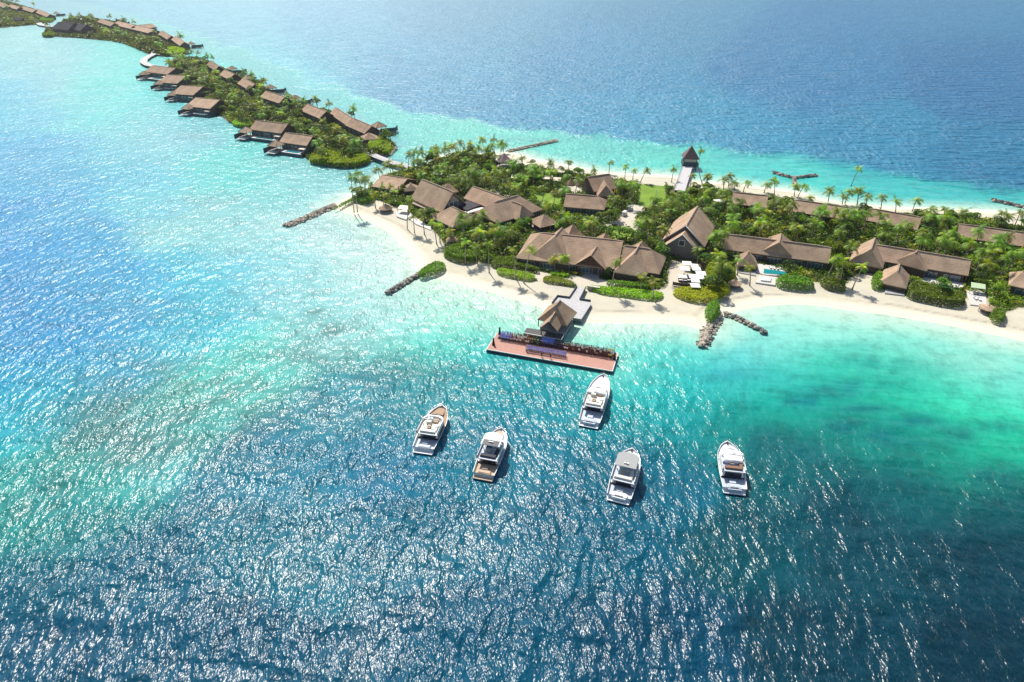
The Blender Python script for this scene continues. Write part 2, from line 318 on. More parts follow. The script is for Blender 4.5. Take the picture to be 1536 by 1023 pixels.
# ---------------------------------------------------------------- land sheets
VEG = [(556,284),(541,291),(522,300),(545,304),(566,302),(590,312),(620,328),(655,352),(668,372),(664,384),(690,392),(735,400),(760,400),(800,412),(850,420),(868,426),(885,425),(905,422),(960,440),(995,438),
       (1003,428),(1012,441),(1050,450),(1090,446),(1096,430),(1098,408),(1130,404),(1170,404),(1180,425),(1225,426),(1270,432),(1275,418),(1312,412),(1335,425),(1400,448),(1448,456),(1452,440),(1476,440),(1484,468),
       (1500,474),(1536,462),(1700,505),(1900,520),(1900,430),(1700,352),(1536,343),(1480,334),(1440,327),(1350,323),(1280,319),(1230,315),(1190,306),(1130,295),(1060,287),(1040,288),(1020,287),(1000,282),(960,279),(915,273),(860,263),
       (800,253),(770,245),(735,236),(677,231),(634,253),(605,257),(575,267)]
LAWN = [[(960,277),(997,279),(1000,312),(975,313),(955,309)],[(905,341),(930,338),(955,344),(962,356),(930,360),(908,356)],[(800,288),(838,290),(845,300),(838,308),(805,305)]]
PATH = [[(950,306),(970,312),(956,325),(955,338),(968,350),(966,357),(957,352),(945,341),(925,338),(900,341),(888,338),(925,332),(935,322)],[(858,277),(876,280),(880,290),(850,291),(832,288),(836,284)],
        [(849,411),(909,420),(903,436),(879,436),(866,426)],[(735,283),(760,292),(775,300),(765,303),(745,294)],[(803,404),(830,412),(815,423),(800,420)],[(1010,392),(1035,395),(1032,430),(1000,430),(1003,405)]]
VEGW, LAWNW, PATHW = smooth_poly(W(VEG), 1), [W(p, 1) for p in LAWN], [W(p, 1) for p in PATH]
sand_m = mat('sand', (.6, .5, .4), .9, noise=(.35, .06), attr='tint', spec=.2, bump=(1.2, .05))
def land(name, poly, cell, slope, top, veg=None, rocky=False):
    P_ = np.array(poly); x0, y0 = P_.min(0) - 12; x1, y1 = P_.max(0) + 12
    x0 = max(x0, -1500); x1 = min(x1, 900)
    X, Y = np.meshgrid(np.arange(x0, x1, cell), np.arange(y0, y1, cell)); sh_ = X.shape; x, y = X.ravel(), Y.ravel()
    s = sdf(x, y, poly); s = s + 1.2 * (fbm(x / 9, y / 9) - .5) * (s < 20)
    z = np.clip(s * slope, -1.0, None); z = np.where(z > 0, top * (1 - np.exp(-z / top)), z) + .10 * (fbm(x / 6, y / 6) - .5) * np.clip(s / 6, 0, 1)
    dry = np.array((.57, .52, .40)); wet = np.array((.82, .77, .62)); grey = np.array((.48, .45, .37))
    t = np.clip(s / 7, 0, 1)[:, None]; c = wet * (1 - t) + dry * t
    c = c * (1 - .22 * np.exp(-((s - .9) / .8) ** 2))[:, None]
    t = np.clip((fbm(x / 22, y / 22) - .45) * 4, 0, 1)[:, None] * np.clip((s - 8) / 6, 0, 1)[:, None]; c = c * (1 - .8 * t) + grey * .8 * t
    line = np.exp(-((s - 7.2 - 2.5 * (fbm(x / 15, y / 15) - .5)) / .55) ** 2)[:, None] * np.clip((fbm(x / 12 + 9, y / 12) - .38) * 6, 0, 1)[:, None] * .35; c = c * (1 - line)   # berm scarp with wrack
    if veg is not None:
        v = sdf(x, y, veg); soil = np.array((.09, .085, .04)) + np.array((.08, .08, .02)) * fbm(x / 4, y / 4)[:, None]
        t = np.clip(v / 1.2 + .5, 0, 1)[:, None]; c = c * (1 - t) + soil * t
        for q in LAWNW:
            t = np.clip(sdf(x, y, q) + .5, 0, 1)[:, None]; c = c * (1 - t) + np.array((.17, .27, .03)) * (0.7 + .6 * fbm(x / 3, y / 3))[:, None] * t
        for q in PATHW:
            t = np.clip(sdf(x, y, q) + .5, 0, 1)[:, None]; c = c * (1 - t) + np.array((.56, .50, .40)) * t
    elif rocky:
        t = np.clip((s - 1.0) / 1.5, 0, 1)[:, None]; c = np.array((.34, .30, .24)) * (1 - t) + np.array((.10, .10, .04)) * t
    ny, nx = sh_; I = (np.arange(ny - 1)[:, None] * nx + np.arange(nx - 1)[None, :]).ravel()
    F4 = np.stack([I, I + 1, I + nx + 1, I + nx], 1); keep = (z[F4] > -.9).any(1); F4 = F4[keep]
    used = np.unique(F4); mp = np.zeros(len(x), int); mp[used] = np.arange(len(used))
    me = npmesh(name, np.stack([x, y, z], 1)[used], mp[F4], sand_m, smooth=True); set_attr(me, 'tint', c[used]); tag(link(name, me), kind='structure')
land('island_ground', ISL[0], 1.25, .10, 1.2, VEGW)
land('villa_island_ground', ISL[1], 1.8, .35, 1.2, None, True)
land('far_island_ground', ISL[2], 3, .35, 1.2, None, True)
land('farther_island_ground', ISL[3], 4, .35, 1.2, None, True)
GZ = 1.1
# ================================================================ BUILDINGS
roof_m = bpy.data.materials.new('shingle'); roof_m.use_nodes = True
def roof_material(m, base):
    n = m.node_tree.nodes; l = m.node_tree.links; b = n['Principled BSDF']; b.inputs['Roughness'].default_value = .9; b.inputs['Specular IOR Level'].default_value = .15
    tc = n.new('ShaderNodeTexCoord'); sx = n.new('ShaderNodeSeparateXYZ'); l.new(tc.outputs['Object'], sx.inputs[0])
    wv = n.new('ShaderNodeMath'); wv.operation = 'MULTIPLY'; wv.inputs[1].default_value = 2.6; l.new(sx.outputs['Z'], wv.inputs[0])
    fr = n.new('ShaderNodeMath'); fr.operation = 'FRACT'; l.new(wv.outputs[0], fr.inputs[0])
    n1 = n.new('ShaderNodeTexNoise'); n1.inputs['Scale'].default_value = 2.3; n1.inputs['Detail'].default_value = 5; n1.inputs['Roughness'].default_value = .7; l.new(tc.outputs['Object'], n1.inputs['Vector'])
    n2 = n.new('ShaderNodeTexNoise'); n2.inputs['Scale'].default_value = .22; n2.inputs['Detail'].default_value = 3; l.new(tc.outputs['Object'], n2.inputs['Vector'])
    r = n.new('ShaderNodeValToRGB'); r.color_ramp.elements[0].position = .3; r.color_ramp.elements[1].position = .72
    r.color_ramp.elements[0].color = (*[c * .52 for c in base], 1); r.color_ramp.elements[1].color = (*[c * 1.5 for c in base], 1)
    ad = n.new('ShaderNodeMath'); ad.operation = 'MULTIPLY_ADD'; ad.inputs[1].default_value = .5; l.new(n1.outputs['Fac'], ad.inputs[0])
    ad2 = n.new('ShaderNodeMath'); ad2.operation = 'MULTIPLY_ADD'; ad2.inputs[1].default_value = .45; ad2.inputs[2].default_value = -.06; l.new(n2.outputs['Fac'], ad2.inputs[0]); 
    ad3 = n.new('ShaderNodeMath'); ad3.operation = 'MULTIPLY_ADD'; ad3.inputs[1].default_value = .16; l.new(fr.outputs[0], ad3.inputs[0]); l.new(ad2.outputs[0], ad3.inputs[2]); l.new(ad3.outputs[0], ad.inputs[2])
    oi = n.new('ShaderNodeObjectInfo'); mr = n.new('ShaderNodeMapRange'); mr.inputs[3].default_value = .82; mr.inputs[4].default_value = 1.12; l.new(oi.outputs['Random'], mr.inputs[0])
    hs = n.new('ShaderNodeHueSaturation'); l.new(mr.outputs[0], hs.inputs['Value']); l.new(r.outputs[0], hs.inputs['Color'])
    l.new(ad.outputs[0], r.inputs[0]); l.new(hs.outputs[0], b.inputs['Base Color'])
    bp = n.new('ShaderNodeBump'); bp.inputs['Distance'].default_value = .12; l.new(ad.outputs[0], bp.inputs['Height']); l.new(bp.outputs['Normal'], b.inputs['Normal'])
roof_material(roof_m, (.43, .30, .205))
thatch_m = bpy.data.materials.new('thatch'); thatch_m.use_nodes = True; roof_material(thatch_m, (.34, .235, .155))
dark_roof_m = bpy.data.materials.new('dark_shingle'); dark_roof_m.use_nodes = True; roof_material(dark_roof_m, (.055, .05, .055))
ridge_m = mat('ridge_thatch', (.36, .26, .19), .95, noise=(1.5, .3))
wall_m = mat('dark_timber_wall', (.10, .07, .055), .8, noise=(1.2, .25))
pale_wall_m = mat('pale_wall', (.55, .50, .43), .8, noise=(.6, .08))
slate_wall_m = mat('blue_grey_timber', (.075, .095, .11), .75, noise=(1.2, .25))
glass_m = mat('window_glass', (.07, .12, .14), .08, spec=.8)
frame_m = mat('white_frame', (.62, .60, .56), .6)
deck_m = mat('grey_deck', (.36, .34, .32), .8, noise=(.9, .12))
pale_deck_m = mat('pale_terrace', (.58, .55, .50), .7, noise=(.5, .08))
stone_deck_m = mat('jetty_boards', (.46, .45, .44), .8, noise=(.8, .16))
pool_m = mat('pool_water', (.01, .25, .27), .06, noise=(.4, .1))
green_pool_m = mat('green_pool_water', (.03, .20, .15), .06, noise=(.4, .1))
post_m = mat('timber_post', (.16, .10, .07), .8, noise=(2, .2))
white_m = mat('white_canvas', (.80, .78, .74), .7)
cream_m = mat('cream_canvas', (.66, .56, .42), .8, noise=(.7, .08))
darkc_m = mat('dark_cushion', (.05, .05, .06), .8)
tan_m = mat('tan_cushion', (.40, .27, .17), .8)

UP = Vector((0, 0, 1))
FOOT = []; KEEP = []; SLABS = []
class Frame:
    """a rectangle on the ground: origin o, x axis along d"""
    def __init__(s, o, d): s.o = Vector((o[0], o[1], 0)); s.d = Vector((d[0], d[1], 0)).normalized(); s.p = Vector((-s.d.y, s.d.x, 0)); s.rz = math.atan2(s.d.y, s.d.x)
    def w(s, x, y, z=0): return s.o + s.d * x + s.p * y + UP * z
def roof_mb(L, hw, zr, ze, h0, h1, x0=0.0, th=.28, hw2=None, gablet=0.0):
    """local roof: ridge from (x0,0,zr) to (x0+L,0,zr); eaves at +-hw; h0/h1 = how far the eave runs past the ridge end (hip)"""
    hb = hw if hw2 is None else hw2; m = MB()
    a = (x0, 0, zr); b_ = (x0 + L, 0, zr)
    e = [(x0 - h0, -hw, ze), (x0 + L + h1, -hw, ze), (x0 + L + h1, hb, ze), (x0 - h0, hb, ze)]
    top = [a, b_] + e; n_ = len(top); vs = top + [(p[0], p[1], p[2] - th) for p in top]
    fs = [(2, 3, 1, 0), (4, 5, 0, 1)]
    fs += [(5, 2, 0), (3, 4, 1)]
    fs += [tuple(i + 6 for i in reversed(f)) for f in fs]
    for i, j in ((2, 3), (3, 4), (4, 5), (5, 2)): fs.append((j, i, i + 6, j + 6))
    m.add(vs, fs)
    if h0 < .35 or h1 < .35:   # gable ends are open triangles: drop the sheet over the gable
        drop = []
        if h0 < .35: drop.append(0)
        if h1 < .35: drop.append(1)
        m2 = MB(); keep = []
        for k_, f in enumerate(m.f):
            tri = {2: 0, 3: 1, 6: 0, 7: 1}.get(k_)
            if tri is not None and tri in drop: continue
            keep.append(f)
        if 0 in drop: keep = [f for f in keep if set(f) != {2, 5, 8, 11}] + [(0, 2, 8, 6), (5, 0, 6, 11)]
        if 1 in drop: keep = [f for f in keep if set(f) != {3, 4, 9, 10}] + [(3, 1, 7, 9), (1, 4, 10, 7)]
        m2.add(m.v, keep); m = m2
    return m
def ridge_mb(L, zr, x0=0.0, r=.32):
    m = MB(); m.box((x0 + L / 2, 0, zr + r * .35), (L + .3, r * 1.7, r * .9), taper=.75); return m
def window_row(parent, x, y, z, w_, h_, face, nb, name='window', fm=None):
    """a glazed opening on the wall at y facing sign face; panes split by mullions inside one pane mesh"""
    f = MB(); t = .09; yy = y + face * .04
    f.box((x, yy, z + h_ / 2), (w_, .10, t)); f.box((x, yy, z - h_ / 2), (w_, .10, t))
    for k_ in range(nb + 1): f.box((x - w_ / 2 + w_ * k_ / nb, yy + face * .004, z), (t, .10, h_ - t))
    fo = f.build(name, fm or frame_m, parent)
    g = MB(); g.box((x, y + face * .02, z), (w_ - .02, .05, h_ - .02)); g.build('pane', glass_m, fo)
def note(fr, L, hw, zr, ze, hip, name=''):
    FOOT.append((fr, -hip[0], L + hip[1], -hw, hw))
    if name == 'ocean_villa': KEEP.append([proj(*v) for v in (fr.w(0, 0, zr), fr.w(L, 0, zr), fr.w(L, -hw * .35, zr * .65 + ze * .35), fr.w(0, -hw * .35, zr * .65 + ze * .35))]); return
    q = [fr.w(0, 0, zr), fr.w(L, 0, zr), fr.w(L + hip[1], -hw, ze), fr.w(L + hip[1] * .5, -hw, 1), fr.w(-hip[0] * .5, -hw, 1), fr.w(-hip[0], -hw, ze)]
    KEEP.append([proj(*v) for v in q])
def hall(name, A, B, Cc, zr, ze, label, cat='building', group=None, hip=(0, 0), hw=None, wall=wall_m, roofm=roof_m, cap=True, windows=True, zb=GZ, inset=.9, back=None, porch=None, wins=None, gable_win=False):
    """A,B ridge ends as surveyed photo points (px,py) at height zr; Cc a point on the front eave at height ze"""
    a = at(*A, zr); b_ = at(*B, zr); c = at(*Cc, ze)
    d = (b_ - a); d.z = 0; L = d.length; fr = Frame(a, d)
    if hw is None: hw = abs((c - a).dot(fr.p))
    root = empty(name, (fr.o.x, fr.o.y, zb), fr.rz); tag(root, label, cat, group); note(fr, L, hw, zr, ze, hip, name)
    rr = roof_mb(L, hw, zr - zb, ze - zb, hip[0], hip[1], hw2=back).build('roof', roofm, root)
    if cap: ridge_mb(L, zr - zb).build('ridge_cap', ridge_m, rr)
    x0 = -hip[0] + inset; x1 = L + hip[1] - inset; y0 = -hw + inset; y1 = (back or hw) - inset; sl_ = (zr - ze) / hw; top = ze - zb + inset * sl_ - .32
    m = MB()
    if x1 - x0 > 1 and y1 - y0 > 1:
        # wall body rising to the underside of the roof; gables follow the slope
        hip0 = hip[0] >= .35; hip1 = hip[1] >= .35; ap = zr - zb - .42
        vs = [(x0, y0, -.6), (x1, y0, -.6), (x1, y1, -.6), (x0, y1, -.6), (x0, y0, top), (x1, y0, top), (x1, y1, top), (x0, y1, top)]
        fs = [(0, 1, 5, 4), (2, 3, 7, 6)]
        if hip0: fs.append((3, 0, 4, 7))
        else: vs.append((x0, 0, ap)); fs.append((3, 0, 4, len(vs) - 1, 7))
        if hip1: fs.append((1, 2, 6, 5))
        else: vs.append((x1, 0, ap)); fs.append((1, 2, 6, len(vs) - 1, 5))
        m.add(vs, fs); m.build('wall', wall, root)
        if windows and top > 1.8:
            wl = x1 - x0; k_ = max(1, int(wl / 6.5))
            for i in range(k_):
                xc = x0 + wl * (i + .5) / k_; window_row(root, xc, y0, min(top - .25, 2.6) * .52, wl / k_ * .72, min(top - .25, 2.6) * .8, -1, 4)
        if gable_win:
            for xx, s_ in ((x0, -1), (x1, 1)):
                f = MB(); f.box((xx + s_ * .05, 0, (top + ap) / 2 - .4), (.1, 1.9, 1.9)); fo = f.build('gable_window', frame_m, root)
                g = MB(); g.box((xx + s_ * .12, 0, (top + ap) / 2 - .4), (.06, 1.5, 1.5)); g.build('pane', darkc_m, fo)
    # rafter ends and posts along the front eave
    for i in range(max(2, int((L + hip[0] + hip[1]) / 5)) + 1):
        k_ = max(2, int((L + hip[0] + hip[1]) / 5)); xx = -hip[0] + .35 + (L + hip[0] + hip[1] - .7) * i / k_
        pm = MB(); pm.box((xx, -hw + .3, (ze - zb) / 2 - .3), (.24, .24, ze - zb + .35)); pm.build('post', post_m, root)
    return root, fr, L, hw
def add_roof(root, fr_root, zb, A, B, Cc, zr, ze, hip=(0, 0), hw=None, roofm=roof_m, name='side_roof', body=True, wallm=wall_m, open_front=False, cap=True):
    """another roof volume of the same building"""
    a = at(*A, zr); b_ = at(*B, zr); c = at(*Cc, ze); d = (b_ - a); d.z = 0; L = d.length; fr = Frame(a, d)
    if hw is None: hw = abs((c - a).dot(fr.p))
    lo = root.location; inv = Matrix.Rotation(-root.rotation_euler.z, 4, 'Z') @ Matrix.Translation(-Vector((lo.x, lo.y, 0)))
    def place(o):
        o.location = inv @ Vector((fr.o.x, fr.o.y, 0)); o.rotation_euler = (0, 0, fr.rz - root.rotation_euler.z)
    note(fr, L, hw, zr, ze, hip); o = roof_mb(L, hw, zr - zb, ze - zb, hip[0], hip[1]).build(name, roofm, root); place(o)
    if cap: ridge_mb(L, zr - zb).build('ridge_cap', ridge_m, o)
    if body:
        m = MB(); ins = .8; x0, x1 = -hip[0] + ins, L + hip[1] - ins; y0, y1 = -hw + ins, hw - ins; top = ze - zb + ins * (zr - ze) / hw - .32; ap = zr - zb - .45
        if x1 > x0 and y1 > y0:
            vs = [(x0, y0, -.6), (x1, y0, -.6), (x1, y1, -.6), (x0, y1, -.6), (x0, y0, top), (x1, y0, top), (x1, y1, top), (x0, y1, top)]; fs = [(0, 1, 5, 4), (2, 3, 7, 6)]
            if hip[0] >= .35: fs.append((3, 0, 4, 7))
            else: vs.append((x0, 0, ap)); fs.append((3, 0, 4, len(vs) - 1, 7))
            if hip[1] >= .35: fs.append((1, 2, 6, 5))
            else: vs.append((x1, 0, ap)); fs.append((1, 2, 6, len(vs) - 1, 5))
            m.add(vs, fs); place(m.build('side_wall', wallm, root))
    pm = MB()
    for x_ in (-hip[0] + .4, L + hip[1] - .4):
        for y_ in (-hw + .4, hw - .4):
            pm = MB(); pm.box((x_, y_, (ze - zb) / 2 - .25), (.28, .28, ze - zb + .3)); place(pm.build('post', post_m, root))
    return fr, L, hw, place
def hut(name, px, py, zr, ze, r, label, cat='hut', group=None, n=4, rz=0.0, zb=GZ, roofm=roof_m, posts=4, floor=True, wallm=None, asp=1.0, flare=.0):
    """a small pyramid or round thatched pavilion; (px,py) the apex at height zr"""
    a = at(px, py, zr); root = empty(name, (a.x, a.y, zb), rz); tag(root, label, cat, group)
    FOOT.append((Frame((a.x, a.y), (1, 0)), -r, r, -r, r)); KEEP.append([proj(a.x, a.y, zr), proj(a.x + r, a.y, ze), proj(a.x + r * .8, a.y - r * .8, 1), proj(a.x - r * .8, a.y - r * .8, 1), proj(a.x - r, a.y, ze)])
    m = MB(); ap = zr - zb; ev = ze - zb; vs = []; rings = [(0.04, ap), (.5, ev + (ap - ev) * (.5 - flare)), (1.0, ev), (.93, ev - .25), (0.04, ap - .35)]
    for k_, (q, z) in enumerate(rings):
        for i in range(n):
            t = 2 * math.pi * (i + .5) / n; c_ = 1 / math.cos(math.pi / n) if n == 4 else 1
            vs.append((r * q * c_ * math.cos(t) * asp, r * q * c_ * math.sin(t), z))
    fs = [tuple(range(n))]
    for k_ in range(4):
        for i in range(n): fs.append((k_ * n + i, (k_ + 1) * n + i, (k_ + 1) * n + (i + 1) % n, k_ * n + (i + 1) % n))
    m.add(vs, fs); ro = m.build('roof', roofm, root)
    c = MB(); c.box((0, 0, ap + .12), (.5, .5, .5), taper=.3); c.build('finial', ridge_m, ro)
    for i in range(posts):
        t = 2 * math.pi * (i + .5) / posts; q = r * .78 * (1 / math.cos(math.pi / 4) if n == 4 and posts == 4 else 1)
        p_ = MB(); p_.tube([(q * math.cos(t) * asp, q * math.sin(t), -.3), (q * math.cos(t) * asp, q * math.sin(t), ev + .1)], .13); p_.build('post', post_m, root)
    if floor:
        f = MB(); f.prism([(r * .9 * asp * math.cos(2 * math.pi * (i + .5) / max(n, 4)) * (1.41 if n == 4 else 1), r * .9 * math.sin(2 * math.pi * (i + .5) / max(n, 4)) * (1.41 if n == 4 else 1)) for i in range(max(n, 4))], -.15, .12); f.build('floor', deck_m, root)
    if wallm:
        f = MB(); f.box((0, 0, ev / 2 - .1), (r * 1.3 * asp, r * 1.3, ev), 0); f.build('wall', wallm, root)
    return root

# ---- restaurant cluster on the west point
r, fr, L, hw = hall('beach_house', pix(VA,130,120), pix(VA,525,185), pix(VA,455,385), 7.5, 4.0, 'westernmost brown gabled beach house with cream lean-to canopies, by the rock groyne', 'house', wall=wall_m)
add_roof(r, fr, GZ, pix(VA,570,250), pix(VA,574,262), pix(VA,530,400), 6.6, 3.9, (3.2, 3.2), 4.0, name='corner_roof')
def lean_to(parent, pts, z0, z1, name='canopy', m=cream_m, posts=True):
    """sloping canvas canopy over four surveyed corners: back pair at z1, front pair at z0"""
    p = [at(*pts[0], z1), at(*pts[1], z1), at(*pts[2], z0), at(*pts[3], z0)]; inv = Matrix.Rotation(-parent.rotation_euler.z, 4, 'Z') @ Matrix.Translation(-parent.location)
    q = [inv @ v for v in p]; b_ = MB(); b_.add(q + [v - UP * .15 for v in q], [(0, 3, 2, 1), (4, 5, 6, 7)] + [(i, (i + 1) % 4, 4 + (i + 1) % 4, 4 + i) for i in range(4)]); o = b_.build(name, m, parent)
    if posts:
        for v in q[2:]:
            t = MB(); t.box((v.x, v.y, (v.z - .1) / 2 - .15), (.18, .18, max(v.z - .1, .3) + .3)); t.build('post', frame_m, parent)
    return o
lean_to(r, [pix(VA,150,235), pix(VA,410,290), pix(VA,375,345), pix(VA,95,335)], 3.4, 4.4)
r, fr, L, hw = hall('restaurant_hall', pix(VA,745,190), pix(VA,1235,390), pix(VA,1040,700), 13, 5, 'largest steep brown gabled hall of the west restaurants, glazed east gable', 'restaurant', wall=slate_wall_m)
g = MB(); ap = 11.4; g.add([(L - .75, -5.2, 5.2), (L - .75, 5.2, 5.2), (L - .75, 0, ap - 1.2)], [(0, 1, 2)]); g.build('gable_glazing', glass_m, r)
for yy in (-2.4, 0, 2.4): g = MB(); g.box((L - .70, yy, 6.6 - abs(yy) * .4), (.1, .16, 5.4 - abs(yy) * 1.6)); g.build('mullion', frame_m, r)
lean_to(r, [pix(VA,720,460), pix(VA,965,565), pix(VA,840,665), pix(VA,590,560)], 3.6, 6.0, 'lean_to_roof', mat('new_shingle', (.50, .36, .24), .9, noise=(1, .15)))
lean_to(r, [pix(VA,985,690), pix(VA,1110,735), pix(VA,1040,790), pix(VA,880,725)], 3.2, 4.2, 'porch_roof', mat('porch_shingle', (.50, .37, .27), .9, noise=(1, .15)))
r, fr, L, hw = hall('dining_pavilion', pix(V4,700,560), pix(V4,770,590), pix(V4,745,738), 8.5, 3.8, 'hipped brown dining pavilion with grey gablet in front of the flat dark roof', 'pavilion', hip=(5.5, 4.5), wall=slate_wall_m)
r, fr, L, hw = hall('bar_hall', pix(V4,865,405), pix(V4,1110,492), pix(V4,1000,575), 10, 5.5, 'long brown gabled hall behind the flat dark roof terrace', 'building', wall=wall_m)
# flat roofed link with white parapet
p = [at(*pix(V4,*q), 5.2) for q in ((752,552), (832,512), (932,546), (815,592))]
b_ = MB(); cx = sum(p, Vector()) / 4; root = empty('flat_roof_link', (cx.x, cx.y, GZ)); tag(root, 'low link building with flat dark grey roof between the brown gables', 'building')
q = [(v.x - cx.x, v.y - cx.y) for v in p]; b_.prism(q, 3.7, 4.15); b_.build('roof', dark_roof_m, root)
b_ = MB(); b_.prism([(x * .9, y * .9) for x, y in q], -.5, 3.7); b_.build('wall', wall_m, root)
b_ = MB(); v1, v2 = at(*pix(V4,800,600), 4.6), at(*pix(V4,962,560), 4.6); v3, v4_ = at(*pix(V4,960,575), 4.6), at(*pix(V4,815,617), 4.6)
b_.prism([(v.x - cx.x, v.y - cx.y) for v in (v1, v2, v3, v4_)], 3.0, 3.55); b_.build('parapet', frame_m, root)
r, fr, L, hw = hall('lounge_hall', pix(V4,1030,527), pix(V4,1215,475), pix(V4,1130,662), 10.5, 4.2, 'broad hipped brown lounge hall with dark gablet, east of the flat roof', 'building', hip=(5, 8), wall=wall_m, hw=8.6)
add_roof(r, fr, GZ, pix(V4,1145,515), pix(V4,1240,548), pix(V4,1215,665), 9.2, 4.0, (1.5, 3.5), 5.2, name='cross_roof')
hut('gazebo', *pix(V4,1412,622), 7.5, 4, 5.2, 'brown pyramid roofed gazebo east of the broad lounge hall', 'gazebo', rz=.5, wallm=wall_m)
hut('store_hut', *pix(V4,672,385), 7, 3.6, 4.4, 'small brown pyramid roof half hidden in bushes behind the steep hall', 'hut', rz=.4, wallm=wall_m)
# white terrace decks in front of the restaurants
def slab(name, pts, z0, z1, m, label=None, cat=None, parent=None, kind=None, view=None, rail=False):
    w_ = [at(*(pix(view, *q) if view else q), z1) for q in pts]; c_ = sum(w_, Vector()) / len(w_); SLABS.append([(v.x, v.y) for v in w_])
    o = MB().prism([(v.x - c_.x, v.y - c_.y) for v in w_], z0 - z1, 0).build(name, m, None, (c_.x, c_.y, z1))
    if label or kind: tag(o, label, cat, None, kind)
    return o
slab('dining_terrace', [(340,690), (500,640), (560,770), (500,810), (360,760)], .9, 1.35, pale_deck_m, 'white dining terrace on the sand by the round thatched parasol', 'terrace', view=VA)
slab('dining_terrace', [(560,700), (800,880), (900,900), (880,970), (660,880), (540,790)], .9, 1.3, pale_deck_m, 'long pale terrace in front of the steep restaurant hall', 'terrace', view=VA)
r = empty('white_pergola', at(*pix(VA,460,720), GZ)); tag(r, 'white framed canopy over the beach terrace beside the thatched parasol', 'canopy')
lean_to(r, [pix(VA,410,590), pix(VA,540,600), pix(VA,530,660), pix(VA,370,640)], 3.6, 3.9, 'canopy', white_m)

# ---- reception hall behind the jetty
RZ, RE = 11.0, 4.6
r, fr, L, hw = hall('reception_hall', pix(V9,215,62), pix(V9,1080,150), pix(V9,950,440), RZ, RE, 'long brown reception hall with timber entrance gable facing the jetty', 'reception hall', hip=(7, 0), wall=wall_m, windows=True)
a = fr.w(L * .62, -1.5); 
# entrance gable
add_roof(r, fr, GZ, pix(V9,805,205), pix(V9,742,298), pix(V9,870,425), 9.6, 4.6, (0, .2), 6.2, name='entrance_roof', body=False)
e = at(*pix(V9,742,298), 9.6); inv = Matrix.Rotation(-fr.rz, 4, 'Z') @ Matrix.Translation(-Vector((fr.o.x, fr.o.y, GZ))); el = inv @ e; e0 = inv @ at(*pix(V9,805,205), 9.6); dd = (el - e0); dd.z = 0; dd.normalize(); pp = Vector((-dd.y, dd.x, 0))
red_m = mat('red_timber', (.20, .07, .045), .7, noise=(2, .2))
tr = MB(); base_ = Vector((el.x, el.y, 0)) - dd * .5
for z_, w_ in ((4.2, 4.7), (5.6, 3.2), (6.8, 1.9)):
    tr.tube([base_ + pp * w_ + UP * z_, base_ - pp * w_ + UP * z_], .18, 5)
tr.tube([base_ + UP * 4.2, base_ + UP * 8.1], .16, 5)
tr.build('entrance_truss', red_m, r)
for s_ in (-1, 1):
    for dq in (.5, 3.5): c_ = MB(); q = Vector((el.x, el.y, 0)) - dd * dq + pp * s_ * 4.7; c_.tube([q - UP * .3, q + UP * 4.6], .28); c_.build('entrance_column', red_m, r)
dk = MB(); q0 = Vector((el.x, el.y, 0)) - dd * 4.5; dk.box((q0.x, q0.y, 1.8), (.3, 6.5, 3.6), math.atan2(dd.y, dd.x)); dk.build('entrance_doorway', darkc_m, r)
# hipped west cross roof and east wing
add_roof(r, fr, GZ, pix(V9,440,10), pix(V9,365,100), pix(V9,210,300), 12.2, RE, (1, 7.5), 8.5, name='west_cross_roof')
add_roof(r, fr, GZ, pix(V9,1090,195), pix(V9,1370,235), pix(V9,1290,480), 10.2, 4.2, (0, 5.5), 8.2, name='east_wing_roof')
add_roof(r, fr, GZ, pix(V9,1265,165), pix(V9,1200,275), pix(V9,1040,440), 10.6, 4.2, (1, 6), 6.2, name='east_cross_roof')
hut('service_gazebo', *pix(V5,405,702), 9, 4, 5, 'brown pyramid roof just behind the west end of the reception hall', 'gazebo', rz=.3, wallm=wall_m)
hut('service_hut', *pix(V5,655,765), 7, 4, 3.2, 'tiny brown peaked roof behind the reception hall ridge', 'hut', rz=.3, wallm=wall_m)
hut('service_hut', *pix(V5,940,825), 8.2, 4.2, 4, 'brown peak behind the east wing of the reception hall', 'hut', rz=.3, wallm=wall_m)
slab('entrance_terrace', [(640,520), (700,460), (830,470), (830,540), (745,560)], .9, 1.35, deck_m, 'grey stone terrace under the entrance gable', 'terrace', view=V9)
slab('side_terrace', [(150,330), (330,440), (420,440), (400,480), (200,440), (140,400)], .9, 1.3, pale_deck_m, 'pale side terrace at the west end of the reception hall', 'terrace', view=V9)

# ---- tall gable hall
r, fr, L, hw = hall('spa_hall', pix(VC,805,175), pix(VC,640,455), pix(VC,850,705), 12.8, 5.0, 'tall light brown gabled hall standing alone among the trees with grey gable', 'hall', wall=mat('grey_shingle_wall', (.20, .17, .16), .9, noise=(1.5, .25)), inset=1.0, hw=8.8)
fr2, L2, hw2, pl = add_roof(r, fr, GZ, pix(VC,640,500), pix(VC,597,575), pix(VC,800,805), 11.2, 4.6, (0, 0), hw=7.2, name='porch_roof', wallm=bpy.data.materials['grey_shingle_wall'], cap=False)
for (zr_, hw_, x_) in ((13.8, hw, L),):
    for s_ in (-1, 1):
        b_ = MB(); b_.tube([(L + .06, 0, 12.8 - GZ), (L + .06, s_ * hw, 5 - GZ - .1)], .22, 4, cap=True); b_.build('bargeboard', frame_m if s_ > 0 else mat('grey_bargeboard', (.22, .22, .25), .7), r)
for s_ in (-1, 1): b_ = MB(); b_.tube([(L2 + .06, 0, 11.2 - GZ), (L2 + .06, s_ * hw2, 4.6 - GZ - .1)], .2, 4); pl(b_.build('bargeboard', frame_m, r))
b_ = MB(); b_.box((L2 - .66, 0, 6.2), (.3, 2.6, 2.6)); pl(b_.build('gable_window', frame_m, r)); 
